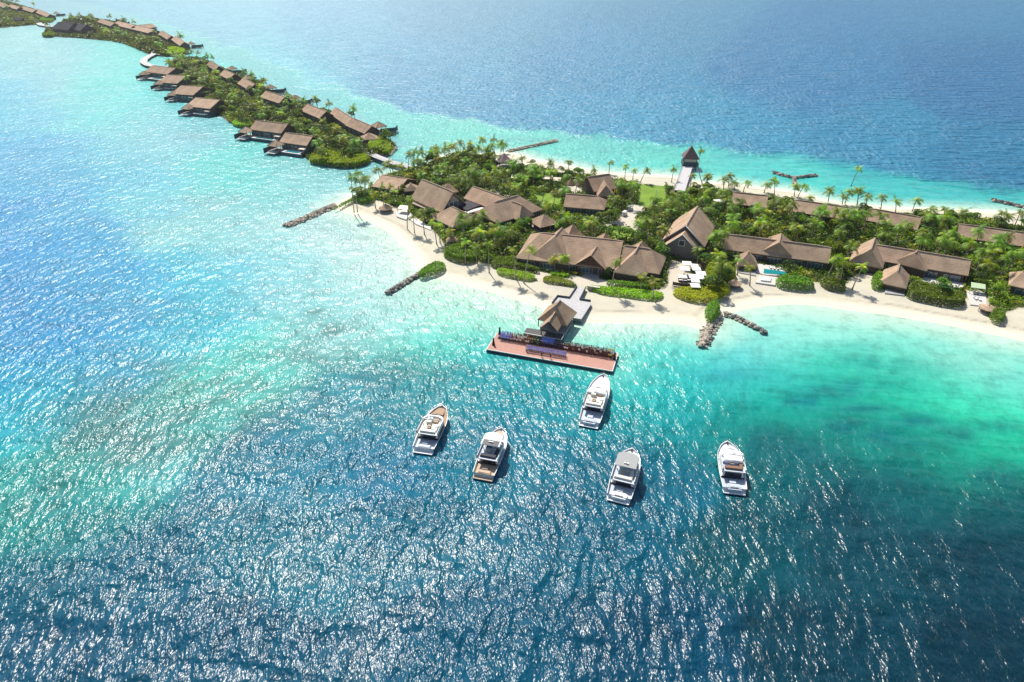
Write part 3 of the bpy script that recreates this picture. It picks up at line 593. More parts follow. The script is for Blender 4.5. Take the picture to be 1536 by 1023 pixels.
b_ = MB(); b_.box((L2 - .55, 0, 6.2), (.3, 2.0, 2.0)); pl(b_.build('window_pane', darkc_m, r))

# ---- beach villas on the lagoon side
r, fr, L, hw = hall('beach_villa', pix(V8,620,100), pix(V8,1378,197), pix(V8,1360,312), 9.0, 4.6, 'long brown gabled beach villa with teal pool, right of the tall gable hall', 'villa', wall=wall_m)
add_roof(r, fr, GZ, pix(V8,1015,96), pix(V8,1003,160), pix(V8,930,170), 10.0, 5.5, (4, 0.4), 5.5, name='hip_roof')
add_roof(r, fr, GZ, pix(V8,780,222), pix(V8,783,232), pix(V8,835,325), 7.6, 3.4, (3.6, 3.8), 3.9, name='pavilion_roof')
slab('pool_terrace', [(830,310), (1070,345), (1060,372), (1000,400), (890,392), (830,370)], 1.0, 1.45, pale_deck_m, 'pale terrace around the teal pool of the first beach villa', 'terrace', view=V8)
slab('swimming_pool', [(893,350), (1050,372), (1045,395), (890,382)], 1.4, 1.56, pool_m, 'teal rectangular pool in front of the first long beach villa', 'pool', view=V8)
slab('sunbed_deck', [(865,395), (978,410), (975,468), (832,448)], .9, 1.4, pale_deck_m, 'square white deck on the sand carrying the outdoor tub', 'deck', view=V8)
slab('plunge_tub', [(885,405), (945,412), (940,440), (870,432)], 1.35, 1.9, frame_m, 'white rimmed tub on the square sand deck', 'tub', view=V8)
slab('villa_terrace', [(700,340), (830,370), (835,400), (700,375)], .9, 1.35, deck_m, 'grey terrace under the hipped pavilion of the first beach villa', 'terrace', view=V8)
r, fr, L, hw = hall('beach_villa', pix(V7,160,478), pix(V7,740,572), pix(V7,728,670), 9.0, 4.8, 'long brown gabled beach villa with green pool behind a clipped hedge', 'villa', wall=wall_m)
add_roof(r, fr, GZ, pix(V7,150,435), pix(V7,125,505), pix(V7,200,605), 10.0, 4.4, (.3, 3.0), 6.0, name='west_gable_roof')
add_roof(r, fr, GZ, pix(V7,405,520), pix(V7,395,530), pix(V7,470,635), 9.3, 4.8, (3, 3.2), 6.2, name='hip_roof')
add_roof(r, fr, GZ, pix(V7,300,598), pix(V7,288,640), pix(V7,345,725), 7.6, 3.4, (1.5, 4.2), 4.6, name='pavilion_roof')
slab('villa_terrace', [(440,675), (700,715), (690,750), (430,700)], 1.0, 1.45, pale_deck_m, 'white terrace of the villa behind the clipped hedge', 'terrace', view=V7)
slab('swimming_pool', [(430,702), (655,745), (650,765), (430,722)], 1.35, 1.5, green_pool_m, 'narrow green pool behind the clipped hedge', 'pool', view=V7)
slab('pavilion_terrace', [(215,730), (330,740), (330,790), (210,775)], .9, 1.3, deck_m, 'grey terrace under the beachside pavilion of the hedge villa', 'terrace', view=V7)
slab('lounger_deck', [(705,755), (830,790), (838,858), (735,845)], .9, 1.35, pale_deck_m, 'white boarded deck on the sand with loungers, beside the green canopy', 'deck', view=V7)
r = empty('daybed_canopy', at(*pix(V7,782,765), GZ)); tag(r, 'pale green striped canopy over a daybed at the edge of the white deck', 'canopy')
lean_to(r, [pix(V7,740,708), pix(V7,828,722), pix(V7,828,752), pix(V7,740,740)], 3.7, 3.9, 'canopy', mat('green_stripe', (.42, .52, .32), .8, noise=(3, .1)))
# ---- villas on the ocean side, seen over the trees
for (A, B, Cc, lab) in (((340,500), (640,532), (630,602), 'brown ridge of the ocean villa nearest the leaning ocean palm'), ((862,565), (1340,632), (1330,690), 'long brown ocean villa roof with a leaning palm behind its right end')):
    hall('ocean_villa', pix(V6, *A), pix(V6, *B), pix(V6, *Cc), 8.5, 4.8, lab, 'villa', 'villas along the ocean side beach', hw=6.2)
hall('ocean_villa', pix(V7,120,255), pix(V7,437,312), pix(V7,425,392), 8.5, 4.8, 'brown ocean villa roof under wind bent palms, above the hedge villa', 'villa', 'villas along the ocean side beach', hw=6.2)
hall('ocean_villa', pix(V7,665,350), pix(V7,1180,420), pix(V7,940,465), 8.5, 4.8, 'rightmost ocean villa roof, running out of the picture', 'villa', 'villas along the ocean side beach', hw=6.2)
hall('beach_villa', pix(V7,1060,640), pix(V7,1300,690), pix(V7,1064,715), 8.5, 4.6, 'brown villa roof cut off by the right edge of the picture', 'villa', hip=(3, 0), hw=6.5)
hut('beach_hut', *pix(V7,850,850), 3.6, 2.6, 2.9, 'small low round thatched hut at the right end of the sand', 'hut', n=10)
# ---- centre back buildings
r, fr, L, hw = hall('library_house', pix(V5,515,335), pix(V5,690,310), pix(V5,560,420), 10, 4.6, 'brown saddle roofed house with flared porch between the ocean palms', 'house', hw=7.5, wall=wall_m)
add_roof(r, fr, GZ, pix(V5,640,360), pix(V5,660,400), pix(V5,700,420), 8.2, 3.8, (.5, 3), 4.4, name='porch_roof')
r, fr, L, hw = hall('garden_house', pix(V5,352,463), pix(V5,600,482), pix(V5,480,565), 8.2, 4.2, 'light brown garden house roof hidden to its eaves in trees', 'house', hip=(0, 4), hw=7, wall=wall_m)
hut('stone_kiln', *pix(V5,392,345), 4.6, 1.6, 2.6, 'rounded pale thatch dome beside the small water tank', 'hut', n=10, roofm=thatch_m)
# ---- pool bar with pink peaked roof and cream canopies
hut('pool_bar', *pix(V4,1105,152), 8.5, 4.4, 4.6, 'pinkish peaked thatch pool bar on the north coast', 'bar', n=8, roofm=mat('pink_thatch', (.30, .20, .19), .9, noise=(1, .2)))
for i, (x_, y_, w_, h_, z_, m, lab) in enumerate(((1000,180,70,26,3.5,white_m,'white canvas canopy left of the pink peaked bar'), (1130,215,90,24,3.2,white_m,'pale canopy right of the pink peaked bar'), (1270,225,150,22,3.6,cream_m,'long brown edged pergola canopy on the north beach'),
        (1165,315,90,30,3.4,cream_m,'cream canopy behind the restaurant palms, left of three'), (1370,318,110,34,3.4,cream_m,'cream canopy near the car court, middle of three'), (1485,335,60,30,3.4,cream_m,'cream canopy near the car court, right of three'),
        (1485,275,90,26,3.6,cream_m,'cream canopy on the north beach by the lone palm'), (565,295,70,22,3.8,white_m,'white flat canopy at the island end of the bridge'))):
    c_ = at(*pix(V4, x_ + w_ / 2, y_ + h_ / 2), GZ); r = empty('canopy', c_); tag(r, lab, 'canopy')
    lean_to(r, [pix(V4,x_,y_), pix(V4,x_+w_,y_+4), pix(V4,x_+w_-8,y_+h_), pix(V4,x_-8,y_+h_-4)], z_, z_ + .5, 'cover', m)
hut('beach_parasol', *pix(VD,600,505), 4.6, 2.6, 3.4, 'large round brown thatched parasol on the west beach', 'parasol', n=12, posts=4)
hut('beach_parasol', *pix(VD,1360,870), 4.2, 2.4, 2.6, 'round brown thatched parasol under the restaurant palms', 'parasol', n=12, posts=4)
hut('beach_parasol', *pix(VB,795,302), 4.0, 2.6, 2.6, 'small round thatched parasol on the sand right of the yellow green hedge', 'parasol', n=12, posts=4)
# ================================================================ OVERWATER VILLAS, BRIDGES, JETTIES
screen_m = mat('dark_teal_screen', (.045, .075, .09), .7, noise=(1, .2))
stilt_m = mat('concrete_stilt', (.22, .22, .21), .8)
def to_local(root, v):
    inv = Matrix.Rotation(-root.rotation_euler.z, 4, 'Z') @ Matrix.Translation(-root.location); return inv @ v
def pyramid_part(root, lx, ly, r, ze, zr, stilts=True, flr=True):
    m = MB(); vs = [(lx + sx * r, ly + sy * r, ze) for sx, sy in ((-1, -1), (1, -1), (1, 1), (-1, 1))] + [(lx, ly, zr)] + [(lx + sx * r, ly + sy * r, ze - .25) for sx, sy in ((-1, -1), (1, -1), (1, 1), (-1, 1))]
    m.add(vs, [(0, 1, 4), (1, 2, 4), (2, 3, 4), (3, 0, 4), (5, 6, 1, 0), (6, 7, 2, 1), (7, 8, 3, 2), (8, 5, 0, 3), (8, 7, 6, 5)]); o = m.build('pavilion_roof', roof_m, root)
    c = MB()
    for sx, sy in ((-1, -1), (1, -1), (1, 1), (-1, 1)): c.tube([(lx + sx * r, ly + sy * r, ze + .02), (lx, ly, zr + .04)], .16, 4)
    c.build('hip_cap', ridge_m, o)
    for sx, sy in ((-1, -1), (1, -1), (1, 1), (-1, 1)): p_ = MB(); p_.box((lx + sx * r * .8, ly + sy * r * .8, ze / 2 - .1), (.25, .25, ze)); p_.build('post', post_m, root)
def water_villa(A, B, Cc, apex, label, zr=10.0, ze=5.8, k=1.0, cat='villa', group='overwater villas on the lagoon side'):
    root, fr, L, hw = hall('overwater_villa', A, B, Cc, zr, ze, label, cat, group, zb=1.9, inset=.9, wall=wall_m)
    ap = to_local(root, at(*apex, 7.8)); r = 3.9 * k; lx, ly = ap.x, ap.y
    pyramid_part(root, lx, ly, r, 3.0, 5.9)
    d = MB(); y_f = ly - r - 2.4
    d.box((L / 2, 0, -.15), (L + 1.4, 2 * hw + .6, .3)); d.build('main_deck', screen_m, root)
    d = MB(); d.box((lx, ly, -.1), (2 * r + .6, 2 * r + .4, .28)); d.build('pavilion_deck', deck_m, root)
    d = MB(); d.box((lx + .4, ly - r - 1.6, -.5), (2 * r - 1.0, 3.0, .25)); d.build('sun_deck', stone_deck_m, root)
    x0 = lx + r + .5; x1 = L - .2; yb = -hw + .2; yf = ly - r * .75
    d = MB(); d.box(((x0 + x1) / 2, (yb + yf) / 2, -.08), (x1 - x0, abs(yb - yf), .3)); d.build('pool_deck', pale_deck_m, root)
    d = MB(); d.box(((x0 + x1) / 2 - .5, (yb + yf) / 2 - .3, .075), ((x1 - x0) * .62, abs(yb - yf) * .5, .06)); d.build('pool', pool_m, root)
    d = MB(); d.box(((x0 + x1) / 2, yf - .1, -.9), (x1 - x0 + .4, .25, 2.1)); d.box((x1 + .25, (yb + yf) / 2 + 1.5, -.4), (.25, abs(yb - yf) + 3, 2.8)); d.build('basin_wall', screen_m, root)
    d = MB(); d.box((lx - r - .6, ly - 1.4, .5), (.22, 2 * r + 3.2, 3.0)); d.build('screen_wall', screen_m, root)
    d = MB(); d.box((x1 - 2.0, (yb * .65 + yf * .35), 2.25), (4.2, 2.4, .14)); d.build('shade_canopy', cream_m, root)
    for qx in (x1 - 3.9, x1 - .1):
        p_ = MB(); p_.box((qx, yb * .65 + yf * .35 - 1.0, 1.1), (.15, .15, 2.2)); p_.build('canopy_post', frame_m, root)
    for qx in np.linspace(lx - r, L, 6):
        for qy in (yf + .3, -hw + .8, hw - .8):
            p_ = MB(); p_.tube([(qx, qy, -3.2), (qx, qy, -.2)], .28, 6); p_.build('stilt', stilt_m, root)
    return root
water_villa(pix(V3,500,402), pix(V3,712,430), pix(V3,690,508), pix(V3,425,460), 'overwater villa nearest the green tip of the villa island')
water_villa(pix(V3,275,308), pix(V3,522,337), pix(V3,500,413), pix(V3,195,358), 'overwater villa second from the green tip, sea wall hedge on its left')
water_villa(pix(V2,725,550), pix(V2,958,573), pix(V2,925,665), pix(V2,650,613), 'overwater villa nearest the gap in the lagoon side row')
water_villa(pix(V2,585,434), pix(V2,795,447), pix(V2,745,532), pix(V2,508,487), 'overwater villa second in the row of four left of the gap')
water_villa(pix(V2,450,332), pix(V2,640,342), pix(V2,600,420), pix(V2,372,385), 'overwater villa third in the row of four left of the gap')
water_villa(pix(V2,310,243), pix(V2,535,268), pix(V2,520,338), pix(V2,228,295), 'farthest overwater villa of the row, beside the curved walkway')
def sea_villa(A, B, Cc, apex, label, hw=6, zr=9.5, ze=5.5, group='villas on the ocean side of the villa island', r=4.2, wallw=9, roofm=roof_m):
    root, fr, L, hw = hall('sea_villa', A, B, Cc, zr, ze, label, 'villa', group, hw=hw, zb=1.6, windows=True, roofm=roofm)
    if apex:
        ap = to_local(root, at(*apex, 7.8)); pyramid_part(root, ap.x, ap.y, r, 3.2, 6.2)
        d = MB(); d.box((ap.x, ap.y, -.1), (2 * r + 1, 2 * r + 1, .3)); d.build('deck', deck_m, root)
        # screen wall square to the picture's depth, on the outer side
        w0 = ap + Matrix.Rotation(-root.rotation_euler.z, 3, 'Z') @ Vector((1.5, -4.5, 0)); w1 = ap + Matrix.Rotation(-root.rotation_euler.z, 3, 'Z') @ Vector((wallw + 2, -1.0, 0)); w2 = w1 + Matrix.Rotation(-root.rotation_euler.z, 3, 'Z') @ Vector((.5, 7, 0))
        d = MB()
        for a_, b_ in ((w0, w1), (w1, w2)):
            m_ = (a_ + b_) / 2; dv = b_ - a_; d.box((m_.x, m_.y, .8), (dv.length, .25, 3.4), math.atan2(dv.y, dv.x))
        d.build('screen_wall', screen_m, root)
        d = MB(); m_ = (w0 + w1 + w2) / 3; d.box((m_.x, m_.y, -.05), (wallw, 6, .3), math.atan2((w1 - w0).y, (w1 - w0).x)); d.build('terrace', deck_m, root)
        for q in (w0, w1, w2, m_): p_ = MB(); p_.tube([(q.x, q.y, -3), (q.x, q.y, -.1)], .3, 6); p_.build('stilt', stilt_m, root)
    return root
sea_villa(pix(V3,1015,290), pix(V3,1165,352), pix(V3,1080,388), pix(V3,1215,318), 'ocean side villa nearest the bridge with dark screen wall')
sea_villa(pix(V3,885,208), pix(V3,1012,290), pix(V3,990,330), None, 'ocean side villa roof second from the bridge', hw=5)
sea_villa(pix(V3,670,182), pix(V3,815,240), pix(V3,760,290), pix(V3,575,112), 'ocean side villa third from the bridge, pyramid roof at its far left')
sea_villa(pix(V3,350,82), pix(V3,500,128), pix(V3,440,152), pix(V3,380,32), 'ocean side villa roof behind the middle palms of the villa island')
sea_villa(pix(V2,1180,362), pix(V2,1292,422), pix(V2,1258,462), pix(V2,1225,333), 'ocean side villa between the middle and farthest of its row')
sea_villa(pix(V2,1000,283), pix(V2,1097,325), pix(V2,1062,362), pix(V2,1070,245), 'ocean side villa second farthest on the villa island')
sea_villa(pix(V2,868,193), pix(V2,948,248), pix(V2,905,275), None, 'farthest ocean side villa roof on the villa island', hw=5)
hut('island_gazebo', *pix(V3,1142,405), 6.8, 3.8, 5.2, 'light brown pyramid roof on the green tip of the villa island', 'gazebo', rz=.3)
# far islands
sea_villa(pix(V1,1130,212), pix(V1,1195,250), pix(V1,1150,262), None, 'brown roof midway along the far island', hw=6, group=None)
sea_villa(pix(V1,1222,250), pix(V1,1285,292), pix(V1,1235,310), pix(V1,1330,288), 'last villa of the far island with dark screen wall over the water', hw=6, group=None)
sea_villa(pix(V1,822,147), pix(V1,1075,205), pix(V1,1050,232), None, 'long low brown roof on the crest of the far island', hw=9, group=None)
sea_villa(pix(V1,930,180), pix(V1,1060,165), pix(V1,1070,205), None, 'brown cross roof right of the long low roof on the far island', hw=9, group=None)
sea_villa(pix(V1,705,130), pix(V1,800,160), pix(V1,790,185), None, 'small brown roof left of the long low roof on the far island', hw=7, group=None)
sea_villa(pix(V1,405,152), pix(V1,520,160), pix(V1,500,215), None, 'large dark slate roofed overwater house at the tip of the far island', hw=13, zr=14, ze=6, roofm=dark_roof_m, group=None)
sea_villa(pix(V1,525,160), pix(V1,605,172), pix(V1,600,215), None, 'smaller dark slate roof joined to the right of the large dark house', hw=11, zr=13, ze=6, roofm=dark_roof_m, group=None)
sea_villa(pix(V1,255,60), pix(V1,352,98), pix(V1,330,115), pix(V1,388,80), 'villa at the tip of the farthest island with dark water terrace', hw=7, group=None)
sea_villa(pix(V1,165,42), pix(V1,250,68), pix(V1,240,85), None, 'brown roof in the trees of the farthest island, nearer its tip', hw=7, group=None)
sea_villa(pix(V1,75,30), pix(V1,140,48), pix(V1,130,62), None, 'brown roof in the middle of the farthest island', hw=7, group=None)
sea_villa(pix(V1,2,12), pix(V1,48,38), pix(V1,40,52), None, 'brown roof at the left edge of the picture on the farthest island', hw=7, group=None)
sea_villa(pix(V1,100,120), pix(V1,160,126), pix(V1,155,145), None, 'grey roofed hut on the shore of the farthest island', hw=5, zr=7, ze=4, roofm=dark_roof_m, group=None)

def walkway(name, pts, wd, z, label, m=stone_deck_m, rail=True, view=None, cat='bridge', piles=True, thick=.7):
    P_ = [at(*(pix(view, *q) if view else q), z) for q in pts]
    root = empty(name, P_[0] * 1.0); tag(root, label, cat); o = P_[0]; L_ = []; R_ = []
    for i, p in enumerate(P_):
        d = (P_[min(i + 1, len(P_) - 1)] - P_[max(i - 1, 0)]); d.z = 0; d.normalize(); s = Vector((-d.y, d.x, 0)) * wd / 2; L_.append(p + s - o); R_.append(p - s - o)
    n_ = len(P_); b_ = MB(); vs = L_ + R_ + [v - UP * .25 for v in L_] + [v - UP * .25 for v in R_]; fs = []
    for i in range(n_ - 1): fs += [(n_ + i, n_ + i + 1, i + 1, i), (i, i + 1, 2 * n_ + i + 1, 2 * n_ + i), (3 * n_ + i, 3 * n_ + i + 1, n_ + i + 1, n_ + i), (2 * n_ + i, 2 * n_ + i + 1, 3 * n_ + i + 1, 3 * n_ + i)]
    fs += [(n_, 0, 2 * n_, 3 * n_), (n_ - 1, 2 * n_ - 1, 4 * n_ - 1, 3 * n_ - 1)]
    b_.add(vs, fs); b_.build('deck', m, root)
    for S in (L_, R_):
        b_ = MB(); b_.add([v - UP * .2 for v in S] + [v - UP * (.2 + thick) for v in S], [(i, i + 1, n_ + i + 1, n_ + i) for i in range(n_ - 1)]); b_.build('side_beam', screen_m, root)
        if rail:
            b_ = MB(); b_.tube([v + UP * 1.0 for v in S], .05, 4)
            for i in range(n_ - 1):
                seg = (S[i + 1] - S[i]).length; k_ = max(1, int(seg / 2.5))
                for j in range(k_ + 1): q = S[i].lerp(S[i + 1], j / k_); b_.box((q.x, q.y, q.z + .5), (.1, .1, 1.0))
            b_.build('railing', post_m, root)
    if piles:
        for i in range(n_ - 1):
            seg = (P_[i + 1] - P_[i]).length; k_ = max(1, int(seg / 7))
            for j in range(k_):
                q = P_[i].lerp(P_[i + 1], (j + .5) / k_) - o; b_ = MB(); b_.tube([(q.x, q.y, -z - .8), (q.x, q.y, -.3)], .35, 6); b_.build('pile', stilt_m, root)
    return root
walkway('footbridge', [(1135,555),(1210,588),(1300,622),(1400,652),(1490,672)], 5.0, 2.6, 'grey footbridge joining the villa island to the main island', view=V3)
walkway('curved_walkway', [(1085,352),(1078,372),(1030,395),(1003,415),(1000,432),(1035,452),(1090,462),(1160,466)], 7.5, 2.4, 'pale curved walkway on piles between the villa island and the far island', view=V1, rail=False)
walkway('far_walkway', [(250,142),(285,172),(340,182),(390,184)], 8, 2.2, 'pale walkway to the dark roofed house on the far island', view=V1, rail=False)
VJ = (1000, 210, 11.36)
walkway('ocean_jetty', [(225,860),(290,660),(350,480),(395,385)], 5.6, 2.2, 'long straight white jetty to the pointed hut over the ocean', view=VJ, m=mat('pale_boards', (.50, .48, .48), .8, noise=(1, .1)), cat='jetty', thick=.5)
KEEP.append([(1004, 292), (1028, 292), (1042, 245), (1028, 245)]); SLABS.append([tuple(at(*q, 1)[:2]) for q in ((1000, 292), (1032, 292), (1036, 280), (1010, 278))])
r = hut('ocean_hut', *pix(VJ,432,100), 12.5, 6.2, 4.6, 'tall dark pyramid roofed hut at the end of the ocean jetty', 'hut', zb=2.2, rz=-.12, roofm=mat('dark_thatch', (.16, .10, .10), .9, noise=(1.5, .25)), posts=4)
b_ = MB(); b_.box((0, 0, 2.6), (6.4, 6.4, 1.6)); b_.build('pale_wall', pale_wall_m, r)
b_ = MB(); b_.box((0, -.3, .6), (8.6, 8.6, 2.2)); b_.build('balustrade', screen_m, r)
for sx in (-3.4, 3.4):
    for sy in (-3.4, 3.4): b_ = MB(); b_.tube([(sx, sy, -3), (sx, sy, -.2)], .3, 6); b_.build('pile', stilt_m, r)

# ---- arrival jetty
VG = (780, 420, 10.23)
def poly_slab(name, pts, z, th, m, label, cat, view=VG, zb=None, parent=None):
    w_ = [at(*pix(view, *q), z) for q in pts]; c_ = sum(w_, Vector()) / len(w_); SLABS.append([(v.x, v.y) for v in w_])
    root = empty(name, (c_.x, c_.y, z)); tag(root, label, cat)
    MB().prism([(v.x - c_.x, v.y - c_.y) for v in w_], -.25, 0).build('deck', m, root)
    MB().prism([((v.x - c_.x) * .98, (v.y - c_.y) * .98) for v in w_], -th, -.25).build('base', stilt_m, root)
    return root, [Vector((v.x - c_.x, v.y - c_.y, 0)) for v in w_]
root, q = poly_slab('jetty_landing', [(490,365),(575,255),(755,280),(870,110),(1010,120),(915,305),(1085,330),(1095,360),(940,600),(820,580),(700,560),(600,520)], 2.0, 1.6, stone_deck_m, 'grey stone landing and ramp between beach and pavilion', 'jetty')
b_ = MB()
for i, j in ((0, 1), (1, 2), (2, 3), (5, 4), (5, 6)):
    v0, v1 = q[i], q[j]; d = (v1 - v0); m_ = (v0 + v1) / 2; b_.box((m_.x, m_.y, .35), (d.length, .22, .7), math.atan2(d.y, d.x))
b_.build('parapet', screen_m, root)
root, q = poly_slab('pavilion_deck', [(300,720),(420,560),(800,560),(815,620),(690,830),(480,790)], 1.9, 1.2, deck_m, 'timber deck under the arrival pavilion over the water', 'deck')
root, fr, L, hw = hall('arrival_pavilion', proj(16.0, 185.9, 9.4), proj(14.5, 182.6, 9.4), pix(VG,700,690), 9.4, 4.4, 'thatched hip roofed arrival pavilion on the jetty behind the crowd', 'pavilion', hip=(3.0, 3.3), hw=5.2, roofm=thatch_m, windows=False, wall=wall_m, zb=1.9)
for o in list(root.children):
    if o.name.startswith('wall'): bpy.data.objects.remove(o)
add_roof(root, fr, 1.9, pix(VG,545,480), pix(VG,445,632), pix(VG,565,762), 7.3, 4.2, (1.0, 0), hw=3.0, roofm=thatch_m, name='entrance_gable', body=False)
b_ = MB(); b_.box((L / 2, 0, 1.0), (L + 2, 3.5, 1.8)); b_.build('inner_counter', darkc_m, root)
root, q = poly_slab('boat_ramp', [(105,732),(685,825),(630,918),(50,812)], 1.4, 1.0, mat('charcoal_boards', (.09, .088, .09), .8, noise=(1, .15)), 'dark grey gangway deck between pavilion and platform', 'gangway')
b_ = MB(); d = (q[2] - q[1]); m_ = (q[1] + q[2]) / 2; b_.box((m_.x, m_.y, .06), (d.length, .25, .12), math.atan2(d.y, d.x)); d = (q[3] - q[2]); m_ = (q[3] + q[2]) / 2; b_.box((m_.x, m_.y, .06), (d.length, .25, .12), math.atan2(d.y, d.x)); b_.build('edge_strip', frame_m, root)
# floating platform
PZ = 1.1
pl_ = [at(*pix(VP, *q), PZ) for q in ((165,590),(1245,778),(1310,620),(232,448))]
fl, frt = pl_[0], pl_[1]; du = (frt - fl); PL = du.length; du.normalize(); dv = Vector((-du.y, du.x, 0)); PD = ((pl_[2] - frt).dot(dv) + (pl_[3] - fl).dot(dv)) / 2
root = empty('floating_platform', fl); root.rotation_euler = (0, 0, math.atan2(du.y, du.x)); tag(root, 'long salmon pink floating platform in front of the pavilion', 'platform')
pink_m = mat('pink_decking', (.47, .245, .185), .8, noise=(.5, .10))
nn = pink_m.node_tree
tc_ = nn.nodes.new('ShaderNodeTexCoord'); wv_ = nn.nodes.new('ShaderNodeTexWave'); wv_.inputs['Scale'].default_value = 1.6; wv_.inputs['Distortion'].default_value = .3; nn.links.new(tc_.outputs['Object'], wv_.inputs['Vector'])
bb_ = nn.nodes.new('ShaderNodeBump'); bb_.inputs['Distance'].default_value = .02; nn.links.new(wv_.outputs['Fac'], bb_.inputs['Height']); nn.links.new(bb_.outputs['Normal'], nn.nodes['Principled BSDF'].inputs['Normal'])
MB().box((PL / 2, PD / 2, -.10), (PL - .5, PD - .5, .2)).build('decking', pink_m, root)
b_ = MB(); b_.box((PL / 2, .12, -.12), (PL, .25, .26)); b_.box((PL / 2, PD - .12, -.12), (PL, .25, .26)); b_.box((.12, PD / 2, -.12), (.25, PD - .5, .26)); b_.box((PL - .12, PD / 2, -.12), (.25, PD - .5, .26)); b_.build('rim', mat('white_rim', (.62, .60, .56), .7), root)
MB().box((PL / 2, PD / 2, -.75), (PL - .1, PD - .1, 1.0)).build('pontoon', mat('dark_pontoon', (.03, .05, .06), .6), root)
for i in range(9): b_ = MB(); b_.tube([(PL * (i + .5) / 9, -.12, -.9), (PL * (i + .5) / 9, -.12, -.2)], .16, 8); b_.build('fender', darkc_m, root)
def pf(t, v, z=0): return fl + du * (PL * t) + dv * (PD * v) + UP * z
# speakers at the platform corners
blk = mat('black_cloth', (.012, .012, .014), .8)
for i, (t, v, lab) in enumerate(((.035,.30,'tall black draped tower on the pink deck at the front left corner'), (.03,.95,'black tower behind the crowd at the back left corner'), (.985,.62,'black tower at the right end of the crowd'), (.93,.97,'slim black tower behind the yellow clad people'))):
    if i == 3: continue
    p = pf(t, v); o = empty('loudspeaker_tower', p); tag(o, lab, 'speaker', 'black towers at the platform corners')
    b_ = MB(); b_.box((0, 0, .7), (.95, .8, 1.4), taper=.55); b_.build('skirt', blk, o)
    b_ = MB(); b_.box((0, 0, 1.95), (.55, .5, 1.1), taper=.85); b_.build('cabinet', blk, o)

# ================================================================ GROYNES
rock_m = mat('groyne_rock', (.43, .36, .28), .9, noise=(.6, .35)); rock_d = mat('wet_rock', (.10, .10, .10), .7, noise=(.6, .3))
def groyne(pts, wd, label, view=None, rs=1.0, dark=.3, h=1.3):
    P_ = [at(*(pix(view, *q) if view else q), 0) for q in pts]; V_ = []; F_ = []; Mi = []
    bm = bmesh.new(); bmesh.ops.create_icosphere(bm, subdivisions=1, radius=1); base = np.array([v.co[:] for v in bm.verts]); fb = np.array([[v.index for v in f.verts] for f in bm.faces]); bm.free()
    rs_ = np.random.RandomState(len(pts) * 31 + int(P_[0].x)); tot = sum((P_[i + 1] - P_[i]).length for i in range(len(P_) - 1)); n_ = int(tot * wd * 2.6 / rs ** 2); s0 = []
    for i in range(len(P_) - 1): s0 += [(i, (P_[i + 1] - P_[i]).length)]
    mb = MB()
    for k_ in range(n_):
        t = rs_.rand() * tot; i = 0
        while i < len(s0) - 1 and t > s0[i][1]: t -= s0[i][1]; i += 1
        a, b2 = P_[i], P_[i + 1]; d = (b2 - a).normalized(); s = Vector((-d.y, d.x, 0)); o = rs_.randn() * .38; o = max(-1, min(1, o))
        p = a + d * t + s * o * wd * .40; z = h * (1 - abs(o)) * .9 - .15 + rs_.rand() * .25; r_ = rs * (.34 + .38 * rs_.rand())
        v = base * (r_ * (.75 + .5 * rs_.rand(1, 3))) * (.85 + .3 * rs_.rand(len(base), 1)); an = rs_.rand() * 6.28; co, si = math.cos(an), math.sin(an)
        vv = np.stack([v[:, 0] * co - v[:, 1] * si, v[:, 0] * si + v[:, 1] * co, v[:, 2] * .75], 1) + np.array((p.x, p.y, z))
        mb.add([tuple(q) for q in vv], [tuple(f) for f in fb], 1 if (z < .15 or rs_.rand() < dark) else 0)
    o = mb.build('rock_groyne', [rock_m, rock_d]); tag(o, label, 'groyne'); return o
groyne([(502,309),(480,318),(455,330),(428,340)], 8.0, 'long groyne of grey brown boulders at the west point', dark=.25)
groyne([(645,401),(630,412),(605,427),(580,442)], 4.6, 'dark boulder groyne by the round bush on the west beach', dark=.5)
groyne([(1080,475),(1068,488),(1059,505),(1053,522)], 6.0, 'groyne of tan boulders running out below the round bush', dark=.2)
groyne([(1085,472),(1105,478),(1130,491),(1148,502)], 3.6, 'dark low groyne branching right toward the turquoise bay', dark=.5)
groyne([(762,228),(785,223),(812,217),(835,212)], 5.5, 'straight pinkish boulder groyne beyond the north beach', dark=.15)
groyne([(1158,259),(1175,264),(1190,268),(1207,266),(1224,264)], 4.2, 'dark T shaped breakwater arms off the ocean beach', dark=.6)
groyne([(1190,268),(1192,275),(1194,285)], 3.0, 'short stem of rocks joining the beach to the dark breakwater', dark=.3)
groyne([(1486,301),(1505,305),(1536,312),(1580,322)], 4.5, 'dark breakwater at the right edge on the ocean side', dark=.6)
groyne([(480,246),(500,250),(520,252),(545,248),(562,241)], 3.0, 'band of boulders along the green tip of the villa island', dark=.35, h=.9)
groyne([(585,234),(594,224),(590,215)], 3.0, 'boulders edging the eastern tip of the villa island', dark=.3, h=.9)

